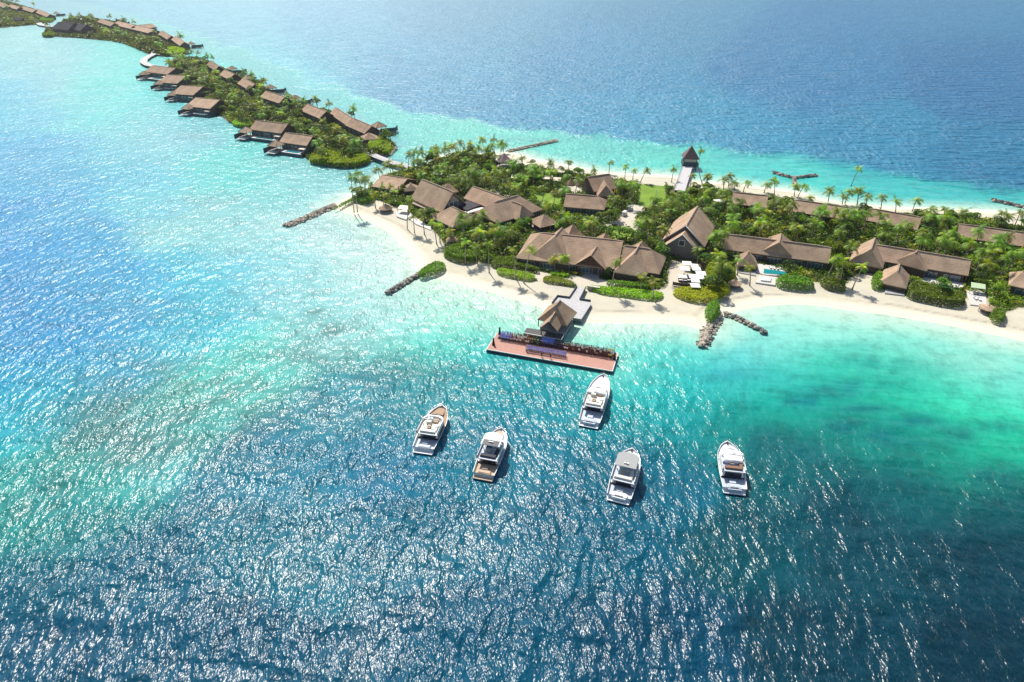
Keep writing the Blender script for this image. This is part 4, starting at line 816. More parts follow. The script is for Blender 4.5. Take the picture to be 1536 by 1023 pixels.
# ================================================================ YACHTS
gel = mat('white_gelcoat', (.80, .80, .79), .18, spec=.6); tint = mat('smoked_glass', (.015, .02, .03), .06, spec=.8); teak = mat('teak', (.50, .38, .26), .7, noise=(1.2, .12))
vin = mat('cream_vinyl', (.70, .66, .56), .5); steel = mat('steel_rail', (.6, .6, .6), .2, metal=1.0); greytop = mat('grey_canvas', (.34, .34, .33), .8); bluegrey = mat('blue_grey_deck', (.48, .53, .60), .6)
brown = mat('brown_cushion', (.22, .12, .07), .7); antifoul = mat('dark_antifoul', (.02, .03, .05), .5); shade = mat('tinted_sunroof', (.06, .06, .06), .3)
def yacht(stern, bow, label, beam, style, half_h=1.0):
    s = at(*stern, .5); b2 = at(*bow, 2.5); d = b2 - s; d.z = 0; L = d.length; rz = math.atan2(d.y, d.x); root = empty('motor_yacht', (s.x, s.y, 0), rz); tag(root, label, 'yacht', 'motor yachts lying off the platform')
    B = beam / 2; N = 16; pw = .035 * L; X = [pw + (L - pw) * i / N for i in range(N + 1)]
    def hb(u): return B * (.90 + .10 * min(1, u / .3)) if u < .5 else B * max(0.0, 1 - ((u - .5) / .5) ** 2.5) ** .72
    def shz(u): return (1.55 + .95 * u ** 1.6) * half_h
    m = MB(); vs = []; prof = 5
    for i, x in enumerate(X):
        u = i / N; w_ = hb(u); w_ = max(w_, .05); z = shz(u); fl_ = .80 - .35 * max(0, u - .5)
        ring = [(0, -.7 + .6 * max(0, u - .75) * 4), (w_ * fl_ * .8, -.35 + .3 * u), (w_ * fl_, .15 + .3 * u), (w_ * (.5 + fl_ / 2), z * .6), (w_, z)]
        xo = x - (L * .07) * (1 - 1) 
        for y, zz_ in ring: vs.append((x - (1 - min(1, (zz_ + .7) / (z + .7))) * L * .07 * (u ** 3), y, zz_))
        for y, zz_ in ring[1:]: vs.append((x - (1 - min(1, (zz_ + .7) / (z + .7))) * L * .07 * (u ** 3), -y, zz_))
    R9 = 9; fs = []; seq = [8, 7, 6, 5, 0, 1, 2, 3, 4]
    for i in range(N):
        for k_ in range(8): a, b_ = seq[k_], seq[k_ + 1]; fs.append((i * R9 + a, i * R9 + b_, (i + 1) * R9 + b_, (i + 1) * R9 + a))
    fs.append(tuple(seq[::-1])); m.add(vs, fs, 0, True); m.build('hull', gel, root)
    # bulwark capping and decks
    m = MB(); top = [(X[i], hb(i / N), shz(i / N)) for i in range(N + 1)]; inn = [(min(x, L - .35), max(0.0, y - .16), z) for x, y, z in top]; vs = []
    c0 = int(N * .26)
    for (x, y, z), (xi, yi, zi) in zip(top, inn): vs += [(x, y, z + .05), (xi, yi, z + .05), (xi, -yi, z + .05), (x, -y, z + .05), (xi, yi, z - .35), (xi, -yi, z - .35)]
    fs = []
    for i in range(N): a, c_ = 6 * i, 6 * (i + 1); fs += [(a + 1, c_ + 1, c_, a), (a + 3, c_ + 3, c_ + 2, a + 2), (a + 4, c_ + 4, c_ + 1, a + 1), (a + 2, c_ + 2, c_ + 5, a + 5)]
    m.add(vs, fs); m.build('bulwark', gel, root)
    m = MB(); fs = [(6 * i + 5, 6 * (i + 1) + 5, 6 * (i + 1) + 4, 6 * i + 4) for i in range(c0, N)]; m.add(vs, fs); m.build('foredeck', gel if style in ('c', 'd', 'e') else tan_m if style == 'a' else gel, root)
    zc = .85; m = MB(); x1 = X[c0]; m.box(((X[0] + x1) / 2 + .1, 0, zc - .06), (x1 - X[0], beam * .84, .12)); m.build('cockpit_deck', teak if style == 'b' else bluegrey, root)
    m = MB(); m.prism([(-L * .02, -B * .80), (pw + .2, -B * .86), (pw + .2, B * .86), (-L * .02, B * .80)], .32, .52); m.build('swim_platform', teak if style == 'b' else gel, root)
    # main cabin
    def deckz(x): return shz((x - pw) / (L - pw)) - .35
    xa, xb = x1 + .1, L * (.84 if style in 'cde' else .76); zd = deckz(xa) ; ztop = 2.95 * half_h + .15
    def outline(xa, xb, w_, k=.55, n_=8):
        o = [(xa, -w_)] ; xs_ = xa + (xb - xa) * k
        for i in range(n_ + 1): t = -math.pi / 2 + math.pi * i / n_; o.append((xs_ + (xb - xs_) * math.cos(t), w_ * math.sin(t)))
        return o + [(xa, w_)]
    def frust(name, o0, o1, z0, z1, mt, par=root):
        n_ = len(o0); m_ = MB(); m_.add([(x, y, z0) for x, y in o0] + [(x, y, z1) for x, y in o1], [tuple(range(n_, 2 * n_))] + [(i, (i + 1) % n_, n_ + (i + 1) % n_, n_ + i) for i in range(n_)]); return m_.build(name, mt, par)
    wc = B * .80
    cab = frust('cabin', outline(xa, xb, wc), outline(xa + .1, xb - 1.6, wc * .9, .6), zd - .1, ztop, gel)
    frust('cabin_windows', outline(xa + .4, xb - .35, wc + .015), outline(xa + .5, xb - 1.25, wc * .93, .6), zd + .55, zd + 1.25, tint)
    coach = frust('coach_roof', outline(xb - 2.2, L * .86, wc * .72, .3), outline(xb - 2.2, L * .83, wc * .62, .3), zd, zd + .62, gel)
    for s_ in (-1, 1):
        for (u0, u1) in ((.36, .50), (.54, .66), (.72, .76), (.79, .82)):
            xx0, xx1 = L * u0, L * u1; w0, w1 = hb((xx0 - pw) / (L - pw)), hb((xx1 - pw) / (L - pw)); z_ = shz((u0 + u1) / 2) * .72
            g = MB(); q = lambda w_, f: w_ * f + .025
            g.add([(xx0, s_ * q(w0, .955), z_ - .22), (xx1, s_ * q(w1, .955), z_ - .16), (xx1, s_ * q(w1, .985), z_ + .2), (xx0, s_ * q(w0, .985), z_ + .2)], [(0, 1, 2, 3) if s_ < 0 else (3, 2, 1, 0)]); g.build('hull_window', tint, root)
    # flybridge
    fa = L * (.22 if style != 'e' else .26); fb_ = {'a': L * .66, 'b': xb - 1.2, 'c': L * .58, 'd': xb - 2.2, 'e': xb - 2.2}[style]; wf = B * .90; zf = ztop
    frust('flybridge_deck', outline(fa, fb_, wf, .7), outline(fa, fb_, wf * 1.0, .7), zf - .02, zf + .2, gel)
    ob = outline(fa + .05, fb_ - .05, wf, .7); oi = outline(fa + .25, fb_ - .9, wf - .22, .7); n_ = len(ob); m = MB(); hh = .75
    m.add([(x, y, zf + .2) for x, y in ob] + [(x - (.25 if x > fb_ - 2 else 0), y * .97, zf + .2 + hh) for x, y in ob] + [(x, y, zf + .2 + hh - .04) for x, y in oi] + [(x, y, zf + .2) for x, y in oi],
          [f for i in range(n_ - 1) for f in ((i, i + 1, n_ + i + 1, n_ + i), (n_ + i, n_ + i + 1, 2 * n_ + i + 1, 2 * n_ + i), (2 * n_ + i, 2 * n_ + i + 1, 3 * n_ + i + 1, 3 * n_ + i))]); m.build('flybridge_coaming', gel, root)
    m = MB(); m.prism(oi, zf + .205, zf + .23); m.build('flybridge_floor', vin if style in ('a', 'c') else bluegrey, root)
    zs = zf + .24; cu = brown if style == 'e' else (vin if style != 'b' else darkc_m)
    for nm, c_, sz, mt in (('helm_console', (fb_ - 2.3, .7, zs + .45), (.9, 1.5, .9), gel), ('helm_seat', (fb_ - 3.5, .7, zs + .45), (.7, 1.4, .9), cu), ('sofa', (fa + 1.0, 0, zs + .25), (.9, wf * 1.5, .5), cu), ('sofa', (fa + 2.6, -wf * .62, zs + .25), (2.6, .8, .5), cu),
                           ('table', (fa + 2.7, .2, zs + .38), (1.3, .9, .12), teak), ('sunpad', (fb_ - 2.4, -.9, zs + .22), (1.6, 1.3, .44), tan_m)):
        m = MB(); m.box(c_, sz, taper=.92); m.build(nm, mt, root)
    if style != 'a' or True:
        m = MB(); m.tube([(fa + 4.4, wf * .86, zf + .9), (fa + 3.6, wf * .8, zf + 2.3), (fa + 3.6, -wf * .8, zf + 2.3), (fa + 4.4, -wf * .86, zf + .9)], .14, 5); m.build('radar_arch', gel, root)
        m = MB(); m.tube([(fa + 3.7, 0, zf + 2.2), (fa + 3.7, 0, zf + 3.6)], .06, 5); m.box((fa + 3.7, 0, zf + 2.75), (.3, 1.2, .14)); m.build('mast', gel, root)
    if style in 'bd':
        ht = outline(fa + 2.6, fb_ - .6, wf * .9, .75); zt = zf + 2.35
        frust('hardtop', ht, [(x * 1.0, y * .96) for x, y in ht], zt, zt + .16, gel if style == 'b' else greytop); m = MB(); m.prism(ht[::-1], zt - .01, zt + .01); m.build('hardtop_lining', gel, root)
        if style == 'b': m = MB(); m.box((fa + 3.6, 0, zt + .18), (1.9, wf * 1.5, .05)); m.build('sunroof', shade, root)
        for s_ in (-1, 1): m = MB(); m.tube([(fb_ - 2.2, s_ * wf * .86, zf + .8), (fb_ - 3.2, s_ * wf * .84, zt)], .09, 5); m.build('hardtop_strut', gel, root)
    if style in 'ce':
        top_ = outline(fb_ - 2.6 if style == 'c' else fa + 2.6, fb_ + .3, wf * .93, .5); frust('wheelhouse_roof', top_, [(x - .5 if x > fb_ - 1 else x, y * .85) for x, y in top_], zf + .3, zf + 1.15, gel)
    m = MB(); m.add([(fb_ + .15, -wf * .7, zf + .9), (fb_ + .15, wf * .7, zf + .9), (fb_ - .35, wf * .66, zf + 1.4), (fb_ - .35, -wf * .66, zf + 1.4)], [(0, 1, 2, 3)]); m.build('windscreen', tint, root)
    # cockpit furniture in the shade of the flybridge
    m = MB(); m.box((x1 - .05, 0, 1.75), (.2, beam * .62, 1.7)); m.build('saloon_door', tint, root)
    m = MB(); m.box((pw + 1.0, 0, zc + .3), (.9, beam * .52, .6), taper=.9); m.build('cockpit_sofa', {'a': bluegrey, 'b': teak, 'c': bluegrey, 'd': gel, 'e': bluegrey}[style], root)
    m = MB(); m.box((pw + 2.3, .2, zc + .5), (1.0, 1.5, .1)); m.build('cockpit_table', teak if style == 'b' else bluegrey, root)
    if style in 'cde':
        m = MB(); m.prism([(.2, -1.5), (.5, -1.75), (1.9, -1.75), (2.2, -1.2), (2.2, 1.2), (1.9, 1.75), (.5, 1.75), (.2, 1.5)], .85, 1.35); m.box((1.1, 0, 1.36), (.9, 2.4, .1)); m.build('aft_sunpad', bluegrey if style != 'd' else gel, root)
        m = MB(); m.box((.75, 0, 1.43), (.35, 1.9, .08)); m.build('sunpad_cushion', darkc_m, root)
    if style in 'ab':
        m = MB(); o = outline(L * .76, L * .93, B * .42, .2); m.prism(o, deckz(L * .8) + .28, deckz(L * .8) + .5); m.build('bow_sunpad', tan_m if style == 'a' else teak, root)
    m = MB(); m.box((L * .95, 0, shz(.95) - .1), (.5, .35, .3)); m.build('windlass', darkc_m, root)
    m = MB(); rp = [(X[i], hb(i / N) - .1, shz(i / N) + .6) for i in range(int(N * .5), N)]; rp = rp + [(L - .1, 0, shz(1) + .65)] + [(x, -y, z) for x, y, z in rp[::-1]]; m.tube(rp, .035, 4)
    for x, y, z in rp[::2]: m.box((x, y, z - .3), (.05, .05, .6))
    m.build('bow_rail', steel, root)
    for i, u in enumerate((.2, .35, .5)):
        for s_ in (-1, 1):
            if (i + (s_ > 0)) % 2: m = MB(); yy = s_ * (hb(u) + .12); m.tube([(L * u, yy, .5), (L * u, yy, 1.2)], .16, 6); m.build('fender', darkc_m, root)
    return root, L
for a in (((634,678.7),(664,607),'cream yacht with open flybridge and tan foredeck, leftmost of the five',6.4,'a'), ((724,718),(752.8,640.8),'yacht with white hardtop, dark sunroof and teak bow sunpad',6.1,'b'),
          ((882.6,638.9),(906,560),'white yacht with its bow almost touching the pink platform',6.4,'c'), ((926.9,751.9),(948.9,671.5),'yacht with a grey canvas hardtop, nearest the camera',6.4,'d'), ((1101.6,739.5),(1091,660.8),'white yacht alone at the right, bow turned slightly left',6.2,'e')):
    print('yacht', yacht(*a)[1])

# ================================================================ PEOPLE
skin_m = mat('skin', (.30, .17, .11), .6); hair_m = mat('dark_hair', (.02, .015, .012), .7)
def person_mesh(pose):
    J = {'pelvis': (0, 0, .95), 'waist': (0, 0, 1.10), 'chest': (0, .01, 1.32), 'neck': (0, .0, 1.48), 'headb': (0, .01, 1.58), 'headt': (0, .01, 1.70)}
    E_ = [('pelvis', 'waist'), ('waist', 'chest'), ('chest', 'neck'), ('neck', 'headb'), ('headb', 'headt')]
    Rr = {'pelvis': (.15, .11), 'waist': (.13, .095), 'chest': (.17, .11), 'neck': (.055, .055), 'headb': (.075, .085), 'headt': (.085, .09)}
    for s_, n_ in ((-1, 'l'), (1, 'r')):
        J['hip' + n_] = (s_ * .10, 0, .88); J['knee' + n_] = (s_ * .11, -.02, .50); J['ank' + n_] = (s_ * .12, .02, .09); J['toe' + n_] = (s_ * .14, -.14, .04)
        J['sho' + n_] = (s_ * .19, 0, 1.42)
        if pose == 0: J['elb' + n_] = (s_ * .25, .02, 1.15); J['wri' + n_] = (s_ * .26, -.04, .90); J['han' + n_] = (s_ * .25, -.06, .80)
        elif pose == 1: J['elb' + n_] = (s_ * .26, .03, 1.16); J['wri' + n_] = (s_ * .08, -.18, 1.02); J['han' + n_] = (s_ * .02, -.20, .99)
        else: J['elb' + n_] = (s_ * .30, -.02, 1.20 if s_ < 0 else 1.5); J['wri' + n_] = (s_ * .28, -.06, .96 if s_ < 0 else 1.75); J['han' + n_] = (s_ * .27, -.07, .86 if s_ < 0 else 1.86)
        E_ += [('pelvis', 'hip' + n_), ('hip' + n_, 'knee' + n_), ('knee' + n_, 'ank' + n_), ('ank' + n_, 'toe' + n_), ('chest', 'sho' + n_), ('sho' + n_, 'elb' + n_), ('elb' + n_, 'wri' + n_), ('wri' + n_, 'han' + n_)]
        Rr.update({'hip' + n_: (.095, .10), 'knee' + n_: (.06, .065), 'ank' + n_: (.042, .045), 'toe' + n_: (.04, .03), 'sho' + n_: (.06, .065), 'elb' + n_: (.042, .042), 'wri' + n_: (.03, .03), 'han' + n_: (.035, .022)})
    K = list(J); me = bpy.data.meshes.new('person_skeleton'); me.from_pydata([J[k_] for k_ in K], [(K.index(a), K.index(b_)) for a, b_ in E_], [])
    o = bpy.data.objects.new('tmp', me); C.objects.link(o); md = o.modifiers.new('s', 'SKIN'); md.use_smooth_shade = True
    for i, k_ in enumerate(K): sv = me.skin_vertices[0].data[i]; sv.radius = Rr[k_]; sv.use_root = (k_ == 'pelvis')
    sb = o.modifiers.new('u', 'SUBSURF'); sb.levels = 1; sb.render_levels = 1
    dg = bpy.context.evaluated_depsgraph_get(); out = bpy.data.meshes.new_from_object(o.evaluated_get(dg)); bpy.data.objects.remove(o); out.name = 'person'; return out
PM = [person_mesh(i) for i in range(3)]
def cloth(n_, c): return mat(n_, lin(c), .85)
CL = {'blue': cloth('light_blue_cloth', (165,175,240)), 'lav': cloth('lavender_cloth', (185,185,245)), 'white': cloth('white_cloth', (235,228,222)), 'pink': cloth('pink_cloth', (225,175,170)), 'brown': cloth('brown_cloth', (110,70,50)), 'must': cloth('mustard_cloth', (170,125,60)),
      'black': cloth('black_cloth_shirt', (28,28,36)), 'navy': cloth('navy_cloth', (30,36,80)), 'royal': cloth('royal_blue_cloth', (80,120,215)), 'mar': cloth('maroon_cloth', (98,44,42)), 'yel': cloth('yellow_cloth', (225,200,60)), 'grn': cloth('green_cloth', (90,140,70)), 'khaki': cloth('khaki_cloth', (165,135,100)), 'tan': cloth('tan_skirt', (190,140,95))}
CN = {'blue': 'light blue shirt', 'lav': 'lavender shirt', 'white': 'white top', 'pink': 'pink top', 'brown': 'brown top', 'must': 'mustard top', 'black': 'black clothes', 'navy': 'navy top', 'royal': 'royal blue shirt', 'mar': 'maroon uniform', 'yel': 'yellow top', 'grn': 'green top', 'khaki': 'khaki top'}
_pc = {}
def dressed(pose, top, bot):
    k_ = (pose, top, bot)
    if k_ in _pc: return _pc[k_]
    me = PM[pose].copy(); me.name = 'person_' + top; me.materials.clear()
    for m_ in (CL[top], CL[bot], skin_m, hair_m): me.materials.append(m_)
    for f in me.polygons:
        c_ = f.center; z = c_.z; x = abs(c_.x)
        if z > 1.66 or (z > 1.58 and c_.y > .04): mi = 3
        elif z > 1.50 and x < .14: mi = 2
        elif z < .96 and x < .19: mi = 1
        elif (x > .2 and z < 1.0) or (pose == 1 and z < 1.08 and c_.y < -.12): mi = 2
        else: mi = 0
        f.material_index = mi
    _pc[k_] = me; return me
face_rz = math.atan2(du.y, du.x)   # they face the camera side of the platform (local -y)
pr = random.Random(11); cnt = 0
def person(t, v, top, bot, label, group, z=0.0, pose=None):
    global cnt
    o = bpy.data.objects.new('person', dressed(pr.choice((0, 0, 1, 2)) if pose is None else pose, top, bot)); C.objects.link(o)
    o.location = pf(t, v, z); o.rotation_euler = (0, 0, face_rz + pr.uniform(-.3, .3)); s = pr.uniform(1.0, 1.12); o.scale = (s * 1.12, s * 1.12, s); tag(o, label, 'person', group); cnt += 1
riser = empty('standing_riser', pf(.5, .5)); riser.rotation_euler = (0, 0, face_rz); tag(riser, 'low stepped riser under the back rows of the crowd', 'riser')
RV = ((.62, 0.0, 'front'), (.70, .14, 'second'), (.78, .28, 'third'), (.86, .42, 'back'))
for v, z, nm in RV[1:]: MB().box((0, PD * (v - .5) , z / 2 - .02), (PL * .93, PD * .078, z)).build('step', blk, riser)
def palette(t, row):
    q = t + pr.uniform(-.012, .012)
    if q < .14: return 'blue', 'navy', 'light blue shirts at left end'
    if q < .24: return pr.choice(('pink', 'white', 'brown', 'mar')), 'brown', 'pink and brown tops left'
    if q < .33: return pr.choice(('must', 'brown', 'white', 'must')), 'brown', 'mustard tops by gangway'
    if q < .40: return pr.choice(('black', 'navy', 'grn')), 'black', 'black suits near centre'
    if q < .50: return (('royal' if row > 0 else 'black'), 'navy', 'royal blue shirts at centre')
    if q < .57: return pr.choice(('black', 'navy')), 'black', 'black clothes right of centre'
    if q < .93: return (pr.choice(('mar', 'brown', 'mar', 'white')) if row % 2 else pr.choice(('mar', 'khaki', 'white', 'mar'))), 'mar', 'maroon uniforms on the right'
    return pr.choice(('yel', 'white', 'royal', 'yel')), 'mar', 'yellow clothes at right end'
for row, (v, z, nm) in enumerate(RV):
    for i in range(58):
        t = .06 + .915 * (i + .5 * (row % 2)) / 58; a, b_, lab = palette(t, row)
        person(t + pr.uniform(-.002, .002), v + pr.uniform(-.012, .012), a, b_, 'person in %s, %s row of crowd' % (CN[a], nm), '%s row of the crowd, %s' % (nm, lab), z + .0)
for row, (v, n_, nm) in enumerate(((.36, 23, 'rear'), (.25, 22, 'front'))):
    for i in range(n_):
        t = .315 + .315 * (i + .5 * row) / n_
        person(t, v + pr.uniform(-.01, .01), 'lav', 'navy' if row else 'tan', 'person in lavender shirt, %s row of small group' % nm, 'lavender group: %s row' % nm)
person(.305, .30, 'pink', 'brown', 'person in pink top standing at the left end of the lavender group', None, pose=0)
person(.315, .22, 'white', 'brown', 'person in white top at the front left corner of the lavender group', None, pose=0)
for t, lab in ((.445, 'left'), (.515, 'right')): person(t, .10, 'mar', 'black', 'person in maroon alone before the lavender group, %s of two' % lab, None, pose=1)
print('people', cnt)
# ================================================================ VEGETATION
def leaf_material(name, attr=None, col=(.07, .13, .02), tr=.4):
    m = bpy.data.materials.new(name); m.use_nodes = True; n = m.node_tree.nodes; l = m.node_tree.links; b = n['Principled BSDF']
    b.inputs['Roughness'].default_value = .45; b.inputs['Specular IOR Level'].default_value = .35
    oi = n.new('ShaderNodeObjectInfo'); hs = n.new('ShaderNodeHueSaturation')
    mr = n.new('ShaderNodeMapRange'); mr.inputs[3].default_value = .465; mr.inputs[4].default_value = .52; l.new(oi.outputs['Random'], mr.inputs[0]); l.new(mr.outputs[0], hs.inputs['Hue'])
    mr2 = n.new('ShaderNodeMapRange'); mr2.inputs[3].default_value = .7; mr2.inputs[4].default_value = 1.35; l.new(oi.outputs['Random'], mr2.inputs[0]); l.new(mr2.outputs[0], hs.inputs['Value'])
    if attr: a = n.new('ShaderNodeAttribute'); a.attribute_name = attr; l.new(a.outputs['Color'], hs.inputs['Color'])
    else: hs.inputs['Color'].default_value = (*col, 1)
    l.new(hs.outputs[0], b.inputs['Base Color'])
    t = n.new('ShaderNodeBsdfTranslucent'); g = n.new('ShaderNodeMix'); g.data_type = 'RGBA'; g.blend_type = 'MULTIPLY'; g.inputs[0].default_value = 1; g.inputs[7].default_value = (1.6, 1.5, .5, 1)
    l.new(hs.outputs[0], g.inputs[6]); l.new(g.outputs[2], t.inputs[0])
    mx = n.new('ShaderNodeMixShader'); mx.inputs[0].default_value = tr; l.new(b.outputs[0], mx.inputs[1]); l.new(t.outputs[0], mx.inputs[2]); l.new(mx.outputs[0], n['Material Output'].inputs[0])
    return m
leaf_m = leaf_material('leaves', 'tint'); frond_m = leaf_material('palm_fronds', 'tint', tr=.35)
bark_m = mat('palm_bark', (.34, .28, .22), .9, noise=(2, .25)); wood_m = mat('tree_bark', (.14, .10, .07), .9, noise=(2, .3))
R8 = np.random.RandomState(8)
DARK, MID, BRI, YEL = np.array((.036, .085, .012)), np.array((.12, .22, .020)), np.array((.27, .43, .025)), np.array((.46, .50, .04))
def leaf_quads(p, size, nrm_up=.5, asp=.6, rs=R8):
    """p Nx3 centres, size N -> verts, faces"""
    n_ = len(p); nr = rs.randn(n_, 3); nr[:, 2] = np.abs(nr[:, 2]) + nrm_up; nr /= np.linalg.norm(nr, axis=1, keepdims=True)
    a = np.cross(nr, rs.randn(n_, 3)); a /= np.linalg.norm(a, axis=1, keepdims=True) + 1e-9; b_ = np.cross(nr, a); s = size[:, None]
    v = np.stack([p - a * s, p - b_ * s * asp + nr * s * .15, p + a * s, p + b_ * s * asp + nr * s * .15], 1).reshape(-1, 3)
    return v, np.arange(n_ * 4).reshape(-1, 4)
def leafmesh(name, p, size, col, mt=None, up=.5):
    v, f = leaf_quads(p, size, up); me = npmesh(name, v, f, mt or leaf_m); set_attr(me, 'tint', np.repeat(col, 4, axis=0)); return me
# palm crowns: every frond a drooping midrib with two combs of leaflets
def palm_crown(seed, nf=17, wind=0.0, yellow=0.0):
    rs = np.random.RandomState(seed); V_ = []; F_ = []; Cc = []
    for i in range(nf):
        az = 2 * math.pi * i / nf * 2.4 + rs.randn() * .2; el = rs.uniform(-.25, 1.15) if i else 1.3; Lf = rs.uniform(2.9, 3.9)
        d = np.array((math.cos(az) * math.cos(el), math.sin(az) * math.cos(el), math.sin(el))); d[0] += wind; d /= np.linalg.norm(d)
        p = np.zeros(3); pts = [p.copy()]; K = 9
        for k_ in range(K):
            p = p + d * Lf / K; d = d + np.array((wind * .06, 0, -.17 - .04 * k_ / K)); d /= np.linalg.norm(d); pts.append(p.copy())
        pts = np.array(pts); base = (MID if rs.rand() < .55 else BRI * .8) * rs.uniform(.75, 1.25)
        if rs.rand() < yellow: base = YEL * rs.uniform(.8, 1.1)
        if el < -.05: base = np.array((.20, .17, .05)) * rs.uniform(.6, 1.2) if rs.rand() < .4 else base * .8
        for k_ in range(K):
            a, b_ = pts[k_], pts[k_ + 1]; t = (b_ - a) / (np.linalg.norm(b_ - a) + 1e-9); s = np.cross(t, (0, 0, 1)); s /= np.linalg.norm(s) + 1e-9; u = np.cross(s, t)
            wl = 1.05 * math.sin(math.pi * min(.97, (k_ + 1.2) / (K + 1.2))) ** .7 + .1
            for sg in (-1, 1):
                for h_ in (0.0, .5):
                    q = a + (b_ - a) * h_; tip = q + s * sg * wl * .92 + t * .42 * wl - np.array((0, 0, 1)) * wl * rs.uniform(.35, .7) + u * .15; w_ = (b_ - a) * .40
                    n0 = len(V_); V_.extend([q, q + w_, tip + w_ * .25, tip]); F_.append((n0, n0 + 1, n0 + 2, n0 + 3)); Cc.extend([base * (.85 + .3 * rs.rand())] * 4)
    me = npmesh('palm_crown', np.array(V_), np.array(F_), frond_m); set_attr(me, 'tint', np.array(Cc) * 1.08); return me
CROWN = [palm_crown(20 + i, 16 + i % 4, 0.0, .05) for i in range(5)]; CROWN_W = [palm_crown(40 + i, 15, .55, .03) for i in range(3)]; CROWN_Y = [palm_crown(50 + i, 16, .1, .45) for i in range(3)]
def trunk_mesh(dx, dy, h, bend=.0, r0=.24, r1=.13):
    b_ = MB(); pts = []; N = 7
    for i in range(N + 1):
        t = i / N; k_ = t ** 1.5; pts.append((dx * k_ + bend * math.sin(math.pi * t) * (1 if dx >= 0 else -1), dy * k_, h * t))
    b_.tube(pts, [r0 * 1.35 if i == 0 else r0 + (r1 - r0) * i / N for i in range(N + 1)], 6); me = bpy.data.meshes.new('palm_trunk'); me.from_pydata(b_.v, [], b_.f); me.materials.append(bark_m); me.polygons.foreach_set('use_smooth', b_.sm); return me
TR = []
for i in range(6): a = i * 1.1; TR.append((trunk_mesh(1.3 * math.cos(a), 1.3 * math.sin(a), 10), (1.3 * math.cos(a), 1.3 * math.sin(a), 10)))
vr = random.Random(5)
def palm_at(base, top, label, group, crowns=CROWN, cs=1.0, bend=0.0):
    root = empty('coconut_palm', base); tag(root, label, 'palm tree', group); d = top - Vector(base)
    link('trunk', trunk_mesh(d.x, d.y, d.z + .4, bend), root); c = link('crown', vr.choice(crowns), root, (d.x, d.y, d.z)); s = cs * vr.uniform(.92, 1.1); c.scale = (s, s, s); c.rotation_euler = (0, 0, vr.uniform(-.5, .5) if crowns is CROWN_W else vr.uniform(0, 6.28)); return root
def palm_pb(crown, base, label, group=None, crowns=CROWN, cs=1.0, bend=0.0, h=12.0):
    """a surveyed palm: photo points of crown centre and foot (foot None: height h)"""
    if base is None: p = at(*crown, h); return palm_at((p.x, p.y, GZ - .2), p, label, group, crowns, cs, bend)
    g_ = at(*base, GZ); hh = 3.0
    while proj(g_.x, g_.y, GZ + hh)[1] > crown[1] and hh < 24: hh += .1
    z = GZ + hh; x = at(*crown, z).x; return palm_at((g_.x, g_.y, GZ - .2), Vector((x, g_.y, z)), label, group, crowns, cs, bend)
VR = (640, 340, 4.267)
def pl(view, c, b_, label, group=None, **k_): return palm_pb(pix(view, *c), pix(view, *b_) if b_ else None, label, group, **k_)
pl(VD, (205,190), (240,603), 'taller left palm of the pair standing alone on the west sand point', cs=.85); pl(VD, (262,215), (278,598), 'shorter right palm of the pair standing alone on the west sand point', cs=.9)
pl(VD, (432,272), (425,335), 'small palm on the green bank at the water behind the pair', cs=.6)
FRONT = 'slender palms along the restaurant beach'
for c, b_, lab in (((470,385),(485,545),'palm left of the large round thatched parasol'), ((590,390),(580,560),'palm right behind the large round thatched parasol'), ((655,300),(650,470),'palm in front of the westernmost beach house'), ((700,360),(690,500),'palm between beach house and steep restaurant hall'), ((560,300),(560,430),'palm at the west corner of the beach house'), ((880,440),(852,785),'palm in front of the white canopy terrace'),
               ((920,660),(935,835),'yellowish palm low on the restaurant sand'), ((1010,600),(1050,850),'yellowish palm with bare trunk before the lean-to roof'), ((1150,590),(1160,700),'small palm at the lean-to corner'), ((1140,720),(1190,960),'palm leaning left before the hipped dining pavilion'), ((1210,740),(1230,950),'palm just right of the leaning one by the dining pavilion'), ((1350,820),(1345,950),'palm beside the small thatched parasol')):
    pl(VD, c, b_, lab, FRONT, crowns=CROWN_Y if vr.random() < .6 else CROWN, cs=.78)
for c, b_, lab in (((250,100),(248,238),'yellow crowned palm growing out of the rounded beach bush'), ((310,130),(322,232),'palm at the right edge of the rounded beach bush'), ((395,115),(400,290),'palm with long trunk between the two beach bushes'), ((548,145),(572,332),'palm leaning over the left clipped hedge'), ((668,150),(622,355),'palm leaning right at the end of the left clipped hedge'),
               ((820,212),(820,282),'short palm before the reception hall, left of two'), ((882,195),(885,278),'short palm before the reception hall, right of two'), ((1215,222),(1180,415),'tall windblown palm right of the entrance gable'), ((1378,318),(1370,402),'short palm in the long right hedge'), ((1455,348),(1448,468),'palm at the end of the long right hedge')):
    pl(VR, c, b_, lab, 'palms before the reception hall', crowns=CROWN_Y if vr.random() < .6 else CROWN, cs=.8)
pl(V8, (790,340), (790,468), 'palm on the sand before the first pool villa', crowns=CROWN_Y, cs=.75); pl(V8, (715,280), (700,395), 'palm left of the hipped pool pavilion', cs=.75)
pl(V7, (75,615), (10,752), 'palm leaning right on the sand left of the hedge villa', crowns=CROWN_Y, cs=.85)
pl(V8, (415,210), (412,320), 'palm rising behind the cafe umbrellas', cs=.8)
OC = 'palms along the ocean beach'
for c, b_, lab in (((692,222),(682,302),'lone palm behind the saddle roofed house'), ((812,252),(803,352),'left palm of the pair by the lawn'), ((872,285),(865,352),'right palm of the pair by the lawn'), ((975,285),(925,376),'palm leaning right beyond the lawn'), ((1182,268),(1162,372),'palm just left of the ocean jetty'), ((1322,325),(1300,437),'palm just right of the ocean jetty'), ((1442,332),(1435,388),'bushy palm near the leaning ocean palm')):
    pl(V5, c, b_, lab, OC, crowns=CROWN_W if vr.random() < .5 else CROWN, cs=.8)
